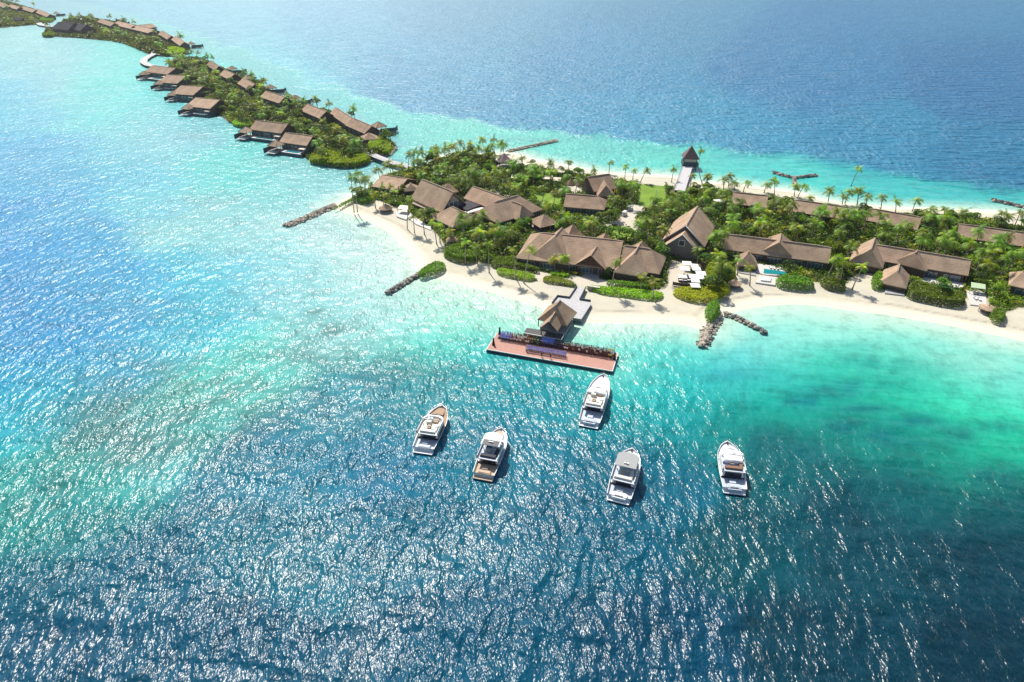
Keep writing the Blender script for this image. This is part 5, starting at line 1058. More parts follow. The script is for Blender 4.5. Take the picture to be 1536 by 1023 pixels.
pl(V5, (1392,130), (1398,385), 'very tall curved palm leaning out beside the ocean hut', OC, cs=.7, bend=2.2)
pl(V6, (1415,297), (1345,450), 'tall palm leaning over the turquoise beyond the ocean villas', OC, crowns=CROWN_Y, cs=.85)
for i, (c, b_) in enumerate((((125,365),(110,425)), ((255,395),(258,470)), ((302,362),(300,450)), ((350,420),(350,480)), ((455,425),(425,500)), ((625,440),(605,500)), ((690,408),(690,522)), ((870,450),(860,530)), ((945,457),(890,547)), ((1160,490),(1150,578)), ((1275,540),(1270,602)), ((1325,500),(1295,592)), ((1410,482),(1400,580)), ((1000,560),(1000,600)))):
    pl(V6, c, b_, ['palm right of the curved ocean palm', 'windblown palm behind the nearest ocean villa, first', 'tallest windblown palm behind the nearest ocean villa', 'windblown palm behind the nearest ocean villa, third', 'dark palm over the left end of the nearest ocean villa roof', 'dark palm between two ocean villa roofs, left', 'tall dark palm left of the breakwater stem', 'palm at the breakwater stem', 'palm leaning right beyond the breakwater stem', 'pale spreading palm on the ocean sand', 'slim left palm at the right ocean sand', 'slim right palm at the right ocean sand', 'dark palm at the right end of the long ocean villa', 'low palm in the sand gap behind the long ocean villa'][i], OC, crowns=CROWN_W if i % 3 else CROWN, cs=1.05)
for i, (c, b_) in enumerate((((45,150),(40,230)), ((97,182),(95,245)), ((190,188),(185,255)), ((275,215),(275,275)), ((405,207),(378,272)), ((490,260),(480,310)), ((575,268),(570,330)), ((692,278),(680,338)), ((930,292),(898,378)), ((962,302),(938,380)), ((1040,285),(1000,378)), ((1050,335),(1040,385)))):
    pl(V7, c, b_, ['windblown palm at the left end of the third ocean villa', 'second windblown palm over the third ocean villa', 'large dark windblown palm over the third ocean villa', 'windblown palm over the middle of the third ocean villa', 'bent palm alone beyond the third ocean villa', 'palm at the end of the third ocean villa roof', 'tall palm between the third and fourth ocean villas', 'feathery palm by the fourth ocean villa', 'left palm of the pair on the far right sand', 'right palm of the pair on the far right sand', 'palm leaning right at the right edge sand', 'low palm at the right edge sand'][i], OC, crowns=CROWN_W, cs=1.1)
for i, (c, b_) in enumerate((((1025,45),(1030,145)), ((1080,62),(1085,140)), ((1110,82),(1098,142)), ((755,142),(760,210)), ((800,152),(805,200)), ((870,150),(868,220)), ((970,128),(975,200)), ((510,190),(512,262)), ((418,220),(420,290)), ((455,245),(460,310)), ((1245,190),(1245,240)), ((1465,225),(1462,285)), ((590,180),(590,250)))):
    pl(V4, c, b_, ['tallest palm left of the pink peaked bar', 'slim left palm of the two behind the tallest north palm', 'slim right palm of the two behind the tallest north palm', 'north shore palm, leftmost of the dark row', 'small north shore palm in the dark row', 'dark bushy palm in the north shore row', 'palm just left of the tallest north palm', 'lone slim palm near the bridge end', 'palm at the bridge end, left of two', 'palm at the bridge end, right of two', 'low palm at the right of the pink peaked bar', 'palm behind the long pergola canopy', 'palm in bushes on the north shore'][i], 'palms along the north shore', cs=.85)
for i, (c, b_) in enumerate((((375,215),None), ((235,215),(238,280)), ((570,275),None))): pl(V5, c, b_, ['palm above the small thatch dome', 'palm over the cream canopies by the car court', 'palm at the left end of the saddle roofed house'][i], 'palms along the north shore', cs=.8, h=10)

# where may things grow: inland, off roofs, paths, lawns and decks
VPX = [(p[0], p[1]) for p in VEG]
def blocked(x, y, m=0.5):
    for fr_, a, b_, c, d in FOOT:
        v = Vector((x - fr_.o.x, y - fr_.o.y, 0)); u, w_ = v.dot(fr_.d), v.dot(fr_.p)
        if a - m < u < b_ + m and c - m < w_ < d + m: return True
    for q in SLABS:
        if inpoly(x, y, q): return True
    return False
def shades(x, y, h, lim=KEEP):
    px, py = proj(x, y, h)
    return any(inpoly(px, py, k_) for k_ in KEEP)
def mask_np(x, y, m=.3):
    ok = np.ones(len(x), bool)
    for fr_, a, b_, c, d in FOOT:
        u = (x - fr_.o.x) * fr_.d.x + (y - fr_.o.y) * fr_.d.y; w_ = (x - fr_.o.x) * fr_.p.x + (y - fr_.o.y) * fr_.p.y; ok &= ~((u > a - m) & (u < b_ + m) & (w_ > c - m) & (w_ < d + m))
    for q in SLABS + LAWNW + PATHW: ok &= sdf(x, y, q) < .2
    return ok
CAFE = [at(*pix(V8, *q), 1) for q in ((200,300),(330,270),(480,330),(480,470),(380,510),(230,500),(180,400))]; PATHW.append([(v.x, v.y) for v in CAFE])
def cover(name, poly, dens, size, hmax, label, seed, base=0.0, pal=1.0, extra=None):
    P_ = np.array(poly); x0, y0 = P_.min(0); x1, y1 = P_.max(0); x0 = max(x0, -1350); x1 = min(x1, 620); n_ = int((x1 - x0) * (y1 - y0) * dens); rs = np.random.RandomState(seed)
    x = rs.uniform(x0, x1, n_); y = rs.uniform(y0, y1, n_); s = sdf(x, y, poly); k_ = (s > .3) & mask_np(x, y); x, y, s = x[k_], y[k_], s[k_]
    hh = hmax * np.clip((fbm(x / 5.5, y / 5.5) - .28) * 2.2, .08, 1) * np.clip(s / 4, .25, 1)
    # keep the planting low where it would hide a facade or roof
    px, py = npproj(x, y)
    for kq in KEEP:
        kx = [q[0] for q in kq]; ky = [q[1] for q in kq]; hit = (px > min(kx) - 4) & (px < max(kx) + 4) & (py > max(ky) - 14) & (py < max(ky) + 14); hh = np.where(hit, np.minimum(hh, 1.0), hh)
    z = 1.0 + base + hh * (1 - rs.rand(len(x)) ** 2.5 * .7) + rs.randn(len(x)) * .12
    t = fbm(x / 7 + 50, y / 7)[:, None]; u = fbm(x / 2.2 + 9, y / 2.2)[:, None]
    c = DARK * (1 - t) + MID * t; c = np.where(u > .56, BRI * .7, c); c = np.where(fbm(x / 11 + 80, y / 11)[:, None] > .62, BRI * .9, c); c = np.where((fbm(x / 6 + 20, y / 6)[:, None] > .70), YEL * .8, c)
    c = c * (.65 + .7 * rs.rand(len(x), 1)) * pal
    o = link(name, leafmesh(name, np.stack([x, y, z], 1), size * (.6 + .8 * rs.rand(len(x))), c)); tag(o, label, None, None, 'stuff'); return o
cover('undergrowth', VEGW, 4.6, .52, 3.6, 'dense green undergrowth between the buildings', 1, pal=.72)
cover('villa_island_undergrowth', ISL[1], 3.2, .65, 4.2, 'dense green undergrowth on the villa island', 2, pal=.6)
cover('far_island_undergrowth', ISL[2], .8, 1.5, 6.5, 'green cover of the far island', 3, pal=.55)
cover('farther_island_undergrowth', ISL[3], .5, 1.8, 7.5, 'green cover of the farthest island', 4, pal=.7)

def hedge(view, pts, h, col, label, size=.30, dens=16, cat='hedge', name='hedge', group=None):
    w_ = [at(*pix(view, *q), GZ + h * .5) for q in pts]; poly = smooth_poly([(v.x, v.y) for v in w_], 2); P_ = np.array(poly); rs = np.random.RandomState(int(abs(P_[0, 0]) * 10) % 9999); x0, y0 = P_.min(0); x1, y1 = P_.max(0); n_ = int((x1 - x0) * (y1 - y0) * dens * (1 + h * .4))
    x = rs.uniform(x0, x1, n_); y = rs.uniform(y0, y1, n_); s = sdf(x, y, poly); k_ = s > 0; x, y, s = x[k_], y[k_], s[k_]
    top = h * (.82 + .36 * fbm(x / 1.6, y / 1.6)) * np.clip(s / (.35 * h), .0, 1) ** .5; z = GZ - .1 + top * (1 - rs.rand(len(x)) ** 2 * (.95 * np.exp(-s / .8) + .25))
    c = np.array(col) * (.6 + .8 * rs.rand(len(x), 1)) * (.7 + .6 * fbm(x / 2, y / 2)[:, None]); cx, cy = P_.mean(0)
    o = link(name, leafmesh(name, np.stack([x - cx, y - cy, z - GZ], 1), size * (.7 + .6 * rs.rand(len(x))), c), None, (cx, cy, GZ)); tag(o, label, cat, group); return o
H1, H2, H3 = tuple(BRI), tuple(MID * 1.2), (.44, .56, .03)
hedge(VR, [(445,262),(560,282),(705,305),(690,345),(560,322),(450,298)], 1.5, H1, 'clipped hedge left of the path to the reception hall')
hedge(VR, [(745,312),(870,326),(965,366),(958,382),(840,362),(745,352)], 1.3, H1, 'clipped hedge beside the ramp, left side')
hedge(VR, [(785,290),(910,298),(915,322),(790,308)], 1.2, H1, 'short hedge strip before the two short palms')
hedge(VR, [(1020,372),(1140,385),(1300,400),(1520,418),(1512,452),(1450,468),(1250,440),(1110,425),(1025,388)], 1.4, H1, 'long clipped hedge right of the ramp along the sand')
hedge(VR, [(1150,342),(1370,362),(1490,380),(1380,398),(1150,368)], 1.6, H2, 'inner hedge below the east wing of the reception hall')
hedge(VR, [(100,150),(180,115),(260,120),(320,150),(335,205),(240,225),(120,190)], 2.8, H2, 'large rounded bush under the restaurant beach palms', cat='bush', name='bush')
hedge(VR, [(405,218),(470,192),(560,200),(630,215),(650,250),(725,268),(720,288),(560,262),(420,255)], 2.2, H2, 'long bush behind the left clipped hedge', cat='bush', name='bush')
hedge(VR, [(-60,290),(0,250),(60,222),(130,238),(110,275),(40,295),(-40,320)], 1.8, H2, 'oval bush at the root of the dark boulder groyne', cat='bush', name='bush')
for c_, lab in (((945,240),'round dark shrub left of the entrance gable'), ((1165,285),'round dark shrub right of the entrance gable')):
    hedge(VR, [(c_[0] + 42 * math.cos(a), c_[1] + 30 * math.sin(a)) for a in np.linspace(0, 6.28, 9)[:-1]], 3.6, tuple(DARK * 1.5), lab, cat='bush', name='bush')
hedge(V8, [(465,625),(515,578),(580,590),(578,660),(520,728),(480,700)], 3.0, H2, 'bright round bush at the root of the tan groyne', cat='bush', name='bush')
hedge(V8, [(240,500),(330,482),(440,500),(540,450),(640,455),(652,520),(560,572),(430,588),(300,562),(240,530)], 1.8, H3, 'yellow green hedge wrapping the cafe corner')
hedge(V8, [(470,320),(560,300),(700,370),(690,400),(640,450),(520,450),(470,400)], 3.2, H1, 'bright tall bush between cafe and first pool villa', cat='bush', name='bush')
hedge(V8, [(980,408),(1080,395),(1180,420),(1262,450),(1255,488),(1100,482),(985,465)], 2.8, H2, 'dense bush on the sand right of the square deck', cat='bush', name='bush')
hedge(V8, [(1285,415),(1400,425),(1490,468),(1480,502),(1330,480)], 2.6, H2, 'dense bush on the sand between the two pool villas', cat='bush', name='bush')
hedge(V7, [(345,712),(450,715),(600,760),(705,780),(708,850),(600,842),(470,815),(340,790)], 2.8, H2, 'clipped dark hedge before the villa with the green pool')
hedge(V7, [(130,665),(175,635),(212,670),(215,740),(135,742)], 2.8, H2, 'bush left of the beachside pavilion of the hedge villa', cat='bush', name='bush')
hedge(V7, [(845,880),(900,870),(960,885),(945,950),(875,945)], 2.2, H2, 'bush by the low round hut at the right end of the sand', cat='bush', name='bush')
hedge(VD, [(-20,570),(120,490),(250,430),(420,350),(490,380),(485,470),(340,500),(260,465),(200,480),(40,545)], 1.8, H2, 'long green bank from the west groyne to the beach house')
hedge(V3, [(668,618),(720,560),(790,515),(900,510),(1060,540),(1172,598),(1100,640),(950,658),(770,632)], 2.4, H1, 'bright green shrub bank at the tip of the villa island', size=.5, dens=9, cat='bush', name='bush')
hedge(V3, [(1140,450),(1250,425),(1325,490),(1295,570),(1190,545),(1135,510)], 2.4, H1, 'green shrub bank right of the tip by the small light pyramid roof', size=.5, dens=9, cat='bush', name='bush')
hedge(V3, [(85,320),(150,305),(255,325),(248,356),(120,348)], 1.6, H1, 'low hedge on the sea wall left of the second villa', size=.5, dens=9)
hedge(V1, [(1105,350),(1180,332),(1290,335),(1292,372),(1125,384)], 2.5, H1, 'low green bank at the near end of the far island', size=.9, dens=3)
hedge(V1, [(285,240),(330,218),(375,225),(380,250),(310,252)], 2.5, H2, 'small green point beside the dark roofed house', size=.9, dens=3, cat='bush', name='bush')
hedge(V1, [(275,130),(330,110),(385,130),(350,150),(290,150)], 2.5, H2, 'green tip of the farthest island', size=.9, dens=3, cat='bush', name='bush')

# broadleaf trees
def tree_crown(seed):
    rs = np.random.RandomState(seed); lobes = [(rs.randn(3) * (1.3, 1.3, .5) + (0, 0, 0), rs.uniform(1.0, 1.8)) for _ in range(8)]; P_ = []; Cc = []
    for c, r in lobes:
        n_ = int(75 * r * r); d = rs.randn(n_, 3); d /= np.linalg.norm(d, axis=1, keepdims=True); d[:, 2] = np.abs(d[:, 2]) * .9 - .25; P_.append(c + d * r * (.72 + .36 * rs.rand(n_, 1))); b_ = (DARK * 1.2, MID * .8, MID, BRI * .75)[rs.randint(4)]; Cc.append(b_ * (.7 + .6 * rs.rand(n_, 1)))
    P_ = np.concatenate(P_); return leafmesh('tree_crown', P_, .20 + .14 * rs.rand(len(P_)), np.concatenate(Cc))
TC = [tree_crown(70 + i) for i in range(7)]
def tree_trunk():
    b_ = MB(); b_.tube([(0, 0, 0), (.1, 0, 2.2), (0, .1, 4.2)], [.22, .16, .08], 6)
    for a in (0.4, 2.3, 4.4): b_.tube([(.08, 0, 2.0), (1.0 * math.cos(a), 1.0 * math.sin(a), 3.3), (1.7 * math.cos(a), 1.7 * math.sin(a), 4.3)], [.11, .07, .03], 5)
    me = bpy.data.meshes.new('tree_trunk'); me.from_pydata(b_.v, [], b_.f); me.materials.append(wood_m); return me
TT = tree_trunk()
def tree_at(x, y, h, label, group, name='broadleaf_tree'):
    root = empty(name, (x, y, GZ - .3)); tag(root, label, 'tree', group); s = vr.uniform(.85, 1.25); t = link('trunk', TT, root); t.scale = (s, s, h / 4.4); c = link('crown', vr.choice(TC), root, (0, 0, h)); c.scale = (s, s, s * vr.uniform(.8, 1.1)); c.rotation_euler = (0, 0, vr.uniform(0, 6.28)); return root
def zone(px, py):
    if py < 262 and px < 860 or (py < 285 and px < 740): return 'the thicket near the north shore'
    if px < 760: return 'the grove around the restaurant halls'
    if px < 1000: return 'the grove behind the reception hall' if py < 395 else 'the planting before the reception hall'
    if px < 1085: return 'the trees around the tall gable hall'
    if px < 1270: return 'the grove behind the first pool villa'
    if px < 1440: return 'the grove between ocean villas and hedge villa'
    return 'the thick grove at the right edge'
OCV = [(600,250),(677,225),(735,229),(770,243),(800,251),(860,262),(915,272),(960,278),(1000,281),(1060,286),(1130,294),(1190,305),(1230,314),(1280,318),(1350,322),(1440,326),(1536,342),(1700,352)]
def scatter(poly, n_, mind, seed, fn, hrange, tries=60000, xlim=(-1e9, 1e9)):
    r_ = random.Random(seed); P_ = np.array(poly); x0, y0 = P_.min(0); x1, y1 = P_.max(0); got = []
    for _ in range(tries):
        if len(got) >= n_: break
        x, y = r_.uniform(x0, x1), r_.uniform(y0, y1)
        if not inpoly(x, y, poly): continue
        px, py = proj(x, y, 1)
        if px < -15 or px > 1560 or py < -10: continue
        if blocked(x, y, 1.0) or any(inpoly(x, y, q) for q in LAWNW + PATHW): continue
        if any((x - g_[0]) ** 2 + (y - g_[1]) ** 2 < mind ** 2 for g_ in got): continue
        h = r_.uniform(*hrange)
        if poly is VEGW and px > 760:
            ey = np.interp(px, [q[0] for q in OCV], [q[1] for q in OCV]) - 3
            while h > 2.6 and proj(x, y, h + 1.6)[1] < ey: h -= .5
            if h < hrange[0] * .55: continue
        if shades(x, y, h) or shades(x, y, h * .55):
            if r_.random() > .10: continue
            h *= .6
            if shades(x, y, h): continue
        got.append((x, y)); fn(x, y, h, px, py)
    return len(got)
LM = [('steep restaurant hall', 655, 300), ('hipped dining pavilion', 690, 325), ('flat dark roof', 705, 305), ('broad lounge hall', 765, 315), ('westernmost beach house', 598, 275), ('east gazebo', 820, 330), ('reception hall west end', 835, 365), ('reception entrance gable', 885, 375), ('reception east wing', 960, 385), ('tall gable hall', 1035, 345),
      ('cafe umbrellas', 1037, 410), ('first pool villa roof', 1165, 365), ('teal pool', 1160, 405), ('villa with green pool', 1370, 385), ('beachside pavilion', 1345, 410), ('nearest ocean villa', 1130, 300), ('long ocean villa', 1235, 315), ('third ocean villa', 1345, 325), ('rightmost ocean villa', 1490, 345), ('saddle roofed house', 900, 275), ('garden house', 870, 300),
      ('round lawn', 925, 345), ('square lawn', 980, 293), ('car court', 855, 285), ('pink peaked bar', 756, 237), ('bridge end', 620, 260), ('north pergola', 800, 248), ('peaked store hut', 672, 277), ('right edge villa', 1500, 385), ('green canopy deck', 1468, 435), ('bar hall roof', 735, 290), ('ocean jetty foot', 1025, 285), ('green shed', 1075, 315),
      ('nearest lagoon villa', 445, 205), ('second lagoon villa', 405, 190), ('sea wall hedge', 365, 183), ('villa fourth from bridge', 375, 132), ('gap in lagoon row', 335, 165), ('row of four villas', 300, 145), ('far lagoon villa', 255, 108), ('island tip gazebo', 553, 203), ('villa beside bridge', 545, 185), ('third ocean side villa', 480, 162), ('northern tip', 275, 95), ('middle path', 395, 165),
      ('dark roofed house', 100, 42), ('long low far roof', 200, 40), ('curved walkway', 225, 78), ('last far villa', 275, 65), ('small far brown roof', 160, 32), ('farthest villas', 60, 18), ('farthest hut', 28, 28)]
def place_name(px, py):
    m_ = min(LM, key=lambda q: (q[1] - px) ** 2 + ((q[2] - py) * 1.5) ** 2); dx, dy = px - m_[1], (py - m_[2]) * 1.5
    return ('left of' if dx < -abs(dy) else 'right of' if dx > abs(dy) else 'behind' if dy < 0 else 'in front of') + ' the ' + m_[0]
def gp(x, y, h, px, py, where=None, cs=1.0):
    i = vr.randrange(6); me, tp = TR[i]; k_ = h / 10; root = empty('coconut_palm', (x, y, GZ - .3)); wz = where or zone(px, py)
    yel = vr.random() > .82; tag(root, ('yellowish' if yel else 'tall' if h > 9.2 else 'low') + ' coconut palm ' + place_name(px, py), 'palm tree', 'coconut palms in ' + wz)
    t = link('trunk', me, root); t.scale = (1, 1, k_); c = link('crown', vr.choice(CROWN_Y if yel else CROWN), root, (tp[0], tp[1], tp[2] * k_)); s = cs * vr.uniform(.9, 1.2); c.scale = (s, s, s); c.rotation_euler = (vr.uniform(-.12, .12), vr.uniform(-.12, .12), vr.uniform(0, 6.28))
def gt(x, y, h, px, py, where=None, cs=1.0):
    wz = where or zone(px, py); tree_at(x, y, h, 'leafy broadleaf tree ' + place_name(px, py), 'broadleaf trees in ' + wz)
print('palms', scatter(VEGW, 165, 4.2, 21, gp, (7, 12)))
print('trees', scatter(VEGW, 120, 4.2, 22, gt, (3.4, 5.6)))
SW = 'the middle grove of the villa island'
print('spalms', scatter(ISL[1], 75, 6, 23, lambda *a: gp(*a, where='the middle grove of the villa island', cs=1.15), (6.5, 10.5)))
print('strees', scatter(ISL[1], 55, 6, 24, lambda *a: gt(*a, where='the thicket of the villa island'), (4, 6.5)))
print('fpalms', scatter(ISL[2], 26, 14, 25, lambda *a: gp(*a, where='the far island', cs=1.5), (8, 12)))
print('f2palms', scatter([p for p in ISL[3]], 14, 14, 26, lambda *a: gp(*a, where='the farthest island', cs=1.5), (8, 12)))
# the lone dark tree and lamp on the lawn
p = at(*pix(V5, 1135, 470), GZ); tree_at(p.x, p.y, 4.2, 'single round dark tree at the edge of the lawn by the ocean jetty', None)
p = at(*pix(V5, 1035, 560), GZ); tree_at(p.x, p.y, 3.6, 'dark rounded tree at the lower edge of the lawn', None)
p = at(*pix(V5, 1035, 540), GZ); o = empty('lamp_post', p); tag(o, 'slim lamp post standing on the bright lawn', 'lamp post')
b_ = MB(); b_.tube([(0, 0, 0), (0, 0, 7)], .09, 6); b_.build('pole', steel, o); b_ = MB(); b_.box((0, 0, 7.1), (.9, .3, .25)); b_.build('lamp_head', frame_m, o)
# bare driftwood tree on the round lawn
p = at(*pix(V5, 760, 770), GZ); b_ = MB()
for k_ in range(9):
    a = k_ * .7; r_ = .5 + (k_ % 3) * .5; b_.tube([(0, 0, 0), (r_ * .4 * math.cos(a), r_ * .4 * math.sin(a), 2.0), (r_ * 1.6 * math.cos(a), r_ * 1.6 * math.sin(a), 4.2 + (k_ % 4) * .6)], [.22, .14, .04], 5)
o = b_.build('bare_tree', wood_m, None, p); tag(o, 'leafless dark branching tree on the round lawn', 'tree')
# golf buggies on the court
def buggy(x, y, rz, label, group=None):
    r = empty('golf_buggy', (x, y, GZ + .05), rz); tag(r, label, 'buggy', group)
    b_ = MB(); b_.box((0, 0, .55), (3.2, 1.5, .5), taper=.93); b_.box((1.2, 0, .9), (.7, 1.4, .35), taper=.7); b_.build('body', gel, r)
    b_ = MB(); b_.box((-.1, 0, 2.15), (2.9, 1.6, .12), taper=.95); b_.build('roof', gel, r)
    for sx in (-1.3, 1.0):
        for sy in (-.68, .68): b_ = MB(); b_.box((sx, sy, 1.45), (.08, .08, 1.4)); b_.build('roof_post', darkc_m, r)
    for sx in (-1.1, 1.1):
        for sy in (-.75, .75): b_ = MB(); b_.tube([(sx, sy - .1, .3), (sx, sy + .1, .3)], .32, 10); b_.build('wheel', darkc_m, r)
    for sx in (-.7, .3): b_ = MB(); b_.box((sx, 0, .95), (.5, 1.3, .35)); b_.box((sx - .25, 0, 1.25), (.14, 1.3, .5)); b_.build('seat', vin, r)
for c_, rz, lab in (((800,632),.9,'white golf buggy on the pale court, left of two'), ((842,590),.8,'white golf buggy on the pale court by the lawn, right of two')): p = at(*pix(V5, *c_), GZ); buggy(p.x, p.y, rz, lab)
p = at(*pix(V5, 445, 400), GZ); r = empty('water_tank', p); tag(r, 'small pale cylindrical tank beside the thatch dome', 'tank'); b_ = MB(); b_.tube([(0, 0, 0), (0, 0, 3.2)], 1.5, 16); b_.build('shell', pale_wall_m, r); b_ = MB(); b_.tube([(0, 0, 3.2), (0, 0, 3.6)], [1.55, .6], 16); b_.build('lid', frame_m, r)
p = at(*pix(V6, 195, 665), GZ); r = empty('green_shed', p, .2); tag(r, 'small teal green shed in the trees right of the tall gable hall', 'shed'); b_ = MB(); b_.box((0, 0, 2.6), (3.4, 3, 5.2)); b_.build('wall', mat('teal_paint', (.02, .25, .20), .6), r); b_ = MB(); b_.box((0, 0, 5.3), (3.8, 3.4, .2)); b_.build('roof', frame_m, r)
p = at(*pix(V4, 1490, 690), GZ + 3); r = empty('white_awning', p, .3); tag(r, 'white awning between the east gazebo and reception hall', 'awning'); b_ = MB(); b_.box((0, 0, 0), (5, 3, .15)); b_.build('cloth', white_m, r)
for sx in (-2.3, 2.3):
    for sy in (-1.3, 1.3): b_ = MB(); b_.box((sx, sy, -1.6), (.12, .12, 3.2)); b_.build('post', frame_m, r)
# cafe umbrellas, sofas, loungers
def umbrella(x, y, s, label, rz=0.0, name='cafe_umbrella'):
    r = empty(name, (x, y, GZ), rz); tag(r, label, 'umbrella', 'white cafe umbrellas by the beach')
    b_ = MB(); vs = [(-s, -s, 2.5), (s, -s, 2.5), (s, s, 2.5), (-s, s, 2.5), (0, 0, 3.1)] + [(-s, -s, 2.35), (s, -s, 2.35), (s, s, 2.35), (-s, s, 2.35)]; b_.add(vs, [(0, 1, 4), (1, 2, 4), (2, 3, 4), (3, 0, 4), (5, 6, 1, 0), (6, 7, 2, 1), (7, 8, 3, 2), (8, 5, 0, 3)]); b_.build('canopy', white_m, r)
    b_ = MB(); b_.tube([(0, 0, 0), (0, 0, 3.0)], .06, 6); b_.build('pole', frame_m, r); b_ = MB(); b_.box((0, 0, .08), (.8, .8, .16)); b_.build('base', darkc_m, r)
    b_ = MB(); b_.box((.9, -.6, .35), (.9, .8, .7), taper=.9); b_.build('table', tan_m, r) if False else None
UMB = [((340,305),'farthest umbrella, beside the palm trunk'), ((325,345),'umbrella at the far left by the cafe path'), ((395,322),'umbrella second from the back of the cafe'), ((408,345),'umbrella in the middle right of the cafe'), ((440,378),'umbrella at the right side of the cafe'), ((430,405),'large umbrella over the right tables'), ((385,398),'umbrella at the centre of the cafe'), ((310,400),'umbrella at the left front of the cafe'), ((400,430),'umbrella just behind the front row'), ((400,465),'nearest umbrella, above the fence')]
for (c_, lab) in UMB: p = at(*pix(V8, *c_), GZ + 2.8); umbrella(p.x, p.y, vr.uniform(1.45, 1.9), 'white cafe ' + lab, -.1)
for i, c_ in enumerate(((290,440),(325,445),(350,440))):
    p = at(*pix(V8, *c_), GZ); r = empty('lounge_sofa', p, -.1); tag(r, ['dark lounge sofa at the left of the front cafe group', 'dark lounge sofa in the middle of the front cafe group', 'dark lounge sofa at the right of the front cafe group'][i], 'sofa', 'dark sofas at the cafe front')
    b_ = MB(); b_.box((0, 0, .3), (1.5, 1.6, .5), taper=.95); b_.build('seat', darkc_m, r); b_ = MB(); b_.box((0, .75, .65), (1.5, .3, .6)); b_.build('backrest', darkc_m, r); b_ = MB(); b_.box((0, -.1, .6), (1.2, .6, .12)); b_.build('cushion', white_m, r)
pts = [at(*pix(V8, *q), GZ) for q in ((235,470),(330,485),(420,490),(455,440),(478,380),(455,340),(430,320))]; o = empty('cafe_fence', pts[0]); tag(o, 'dark slatted fence curving round the cafe corner', 'fence')
for a, b2 in zip(pts[:-1], pts[1:]):
    m_ = (a + b2) / 2 - pts[0]; d = b2 - a; b_ = MB(); b_.box((m_.x, m_.y, .8), (d.length, .06, 1.3), math.atan2(d.y, d.x)); b_.build('panel', wall_m, o); b_ = MB(); q = a - pts[0]; b_.box((q.x, q.y, .85), (.18, .18, 1.8)); b_.build('post', post_m, o)
def lounger(x, y, z, rz, label, group):
    r = empty('sun_lounger', (x, y, z), rz); tag(r, label, 'sun lounger', group); b_ = MB(); b_.box((0, 0, .28), (.75, 1.9, .08)); b_.build('frame', post_m, r); b_ = MB(); b_.box((0, -.25, .38), (.68, 1.35, .12)); b_.build('mattress', white_m, r)
    b_ = MB(); b_.add([(-.34, .42, .35), (.34, .42, .35), (.34, .95, .75), (-.34, .95, .75), (-.34, .42, .45), (.34, .42, .45), (.34, .92, .85), (-.34, .92, .85)], [(4, 5, 6, 7), (0, 1, 5, 4), (2, 3, 7, 6), (0, 3, 2, 1), (1, 2, 6, 5), (3, 0, 4, 7)]); b_.build('backrest', white_m, r)
    for sx in (-.3, .3):
        for sy in (-.8, .8): b_ = MB(); b_.box((sx, sy, .12), (.07, .07, .26)); b_.build('leg', post_m, r)
for i, c_ in enumerate(((765,812),(790,818),(762,780),(788,785))): p = at(*pix(V7, *c_), 1.38); lounger(p.x, p.y, 1.38, -.15, ['lounger at the front left of the white boarded deck', 'lounger at the front right of the white boarded deck', 'lounger at left under the green canopy', 'lounger at right under the green canopy'][i], 'loungers on the white deck')
for i, c_ in enumerate(((940,345),(965,350),(990,354))): p = at(*pix(V8, *c_), 1.48); lounger(p.x, p.y, 1.48, -.1, ['left lounger behind the teal pool', 'middle lounger behind the teal pool', 'right lounger behind the teal pool'][i], 'loungers behind the teal pool')
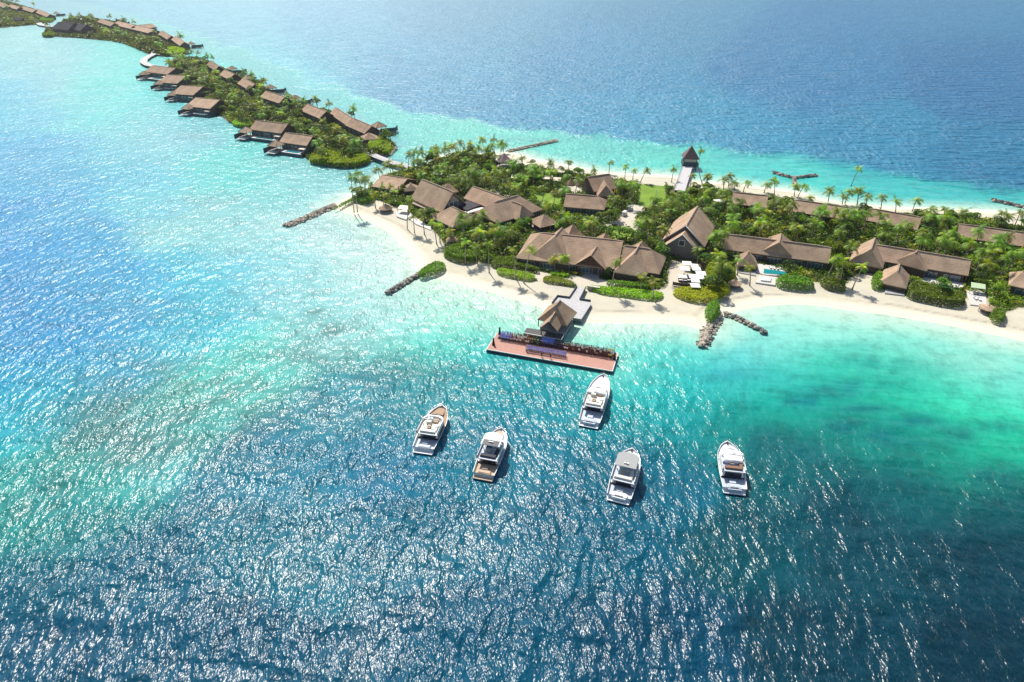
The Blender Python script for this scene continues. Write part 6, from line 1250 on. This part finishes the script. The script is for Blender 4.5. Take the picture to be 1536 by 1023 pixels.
# small stone sign wall and benches by the ramp
p = at(*pix(VR, 1068, 408), GZ); r = empty('stone_sign_wall', p, face_rz - .05); tag(r, 'pale stone block wall at the foot of the ramp', 'wall'); b_ = MB(); b_.box((0, 0, .8), (4.4, .8, 1.6)); b_.build('block', mat('travertine', (.42, .38, .31), .85, noise=(.9, .12)), r); b_ = MB(); b_.box((0, 0, 1.66), (4.6, 1.0, .12)); b_.build('coping', pale_wall_m, r)
for c_, lab, w_ in (((690,338),'short white bench wall at the end of the left hedge', 2.0), ((900,372),'long low white wall along the ramp hedge', 7.0)):
    p = at(*pix(VR, *c_), GZ); r = empty('low_wall', p, -.25); tag(r, lab, 'wall'); b_ = MB(); b_.box((0, 0, .4), (w_, .5, .8)); b_.build('body', pale_wall_m, r); b_ = MB(); b_.box((0, 0, .84), (w_ + .1, .6, .08)); b_.build('coping', frame_m, r)
# ================================================================ sea air
hz = MB(); hz.box((-300, 2000, 69), (5200, 4600, 142)); hm = bpy.data.materials.new('sea_air'); hm.use_nodes = True; n = hm.node_tree.nodes; l = hm.node_tree.links
n.remove(n['Principled BSDF']); pv = n.new('ShaderNodeVolumePrincipled'); pv.inputs['Density'].default_value = .00006; pv.inputs['Color'].default_value = (.86, .93, 1.0, 1); pv.inputs['Anisotropy'].default_value = .55
l.new(pv.outputs[0], n['Material Output'].inputs['Volume']); o = hz.build('haze', hm); tag(o, kind='stuff')
scene.cycles.volume_bounces = 0; scene.cycles.volume_max_steps = 32; scene.cycles.volume_step_rate = 4

# ================================================================ every shared label gets its place in the picture
def ordn(i): return {1: 'first', 2: 'second', 3: 'third', 4: 'fourth', 5: 'fifth', 6: 'sixth', 7: 'seventh', 8: 'eighth', 9: 'ninth', 10: 'tenth'}.get(i, str(i) + ('st' if i % 10 == 1 and i != 11 else 'nd' if i % 10 == 2 and i != 12 else 'rd' if i % 10 == 3 and i != 13 else 'th'))
by = {}
for o in scene.objects:
    if o.parent is None and 'label' in o.keys() and 'category' in o.keys(): by.setdefault(o['label'], []).append(o)
for lab, os_ in by.items():
    if len(os_) < 2: continue
    os_.sort(key=lambda o: proj(o.location.x, o.location.y, 1)[0]); n_ = len(os_)
    for i, o in enumerate(os_):
        w_ = {2: ('left one of two', 'right one of two'), 3: ('left one of three', 'middle one of three', 'right one of three')}.get(n_)
        o['label'] = lab + ', ' + (w_[i] if w_ else 'leftmost of %d' % n_ if i == 0 else 'rightmost of %d' % n_ if i == n_ - 1 else '%s from left of %d' % (ordn(i + 1), n_))
mx = max((len(o['label'].split()), o['label']) for o in scene.objects if 'label' in o.keys()); print('longest', mx)
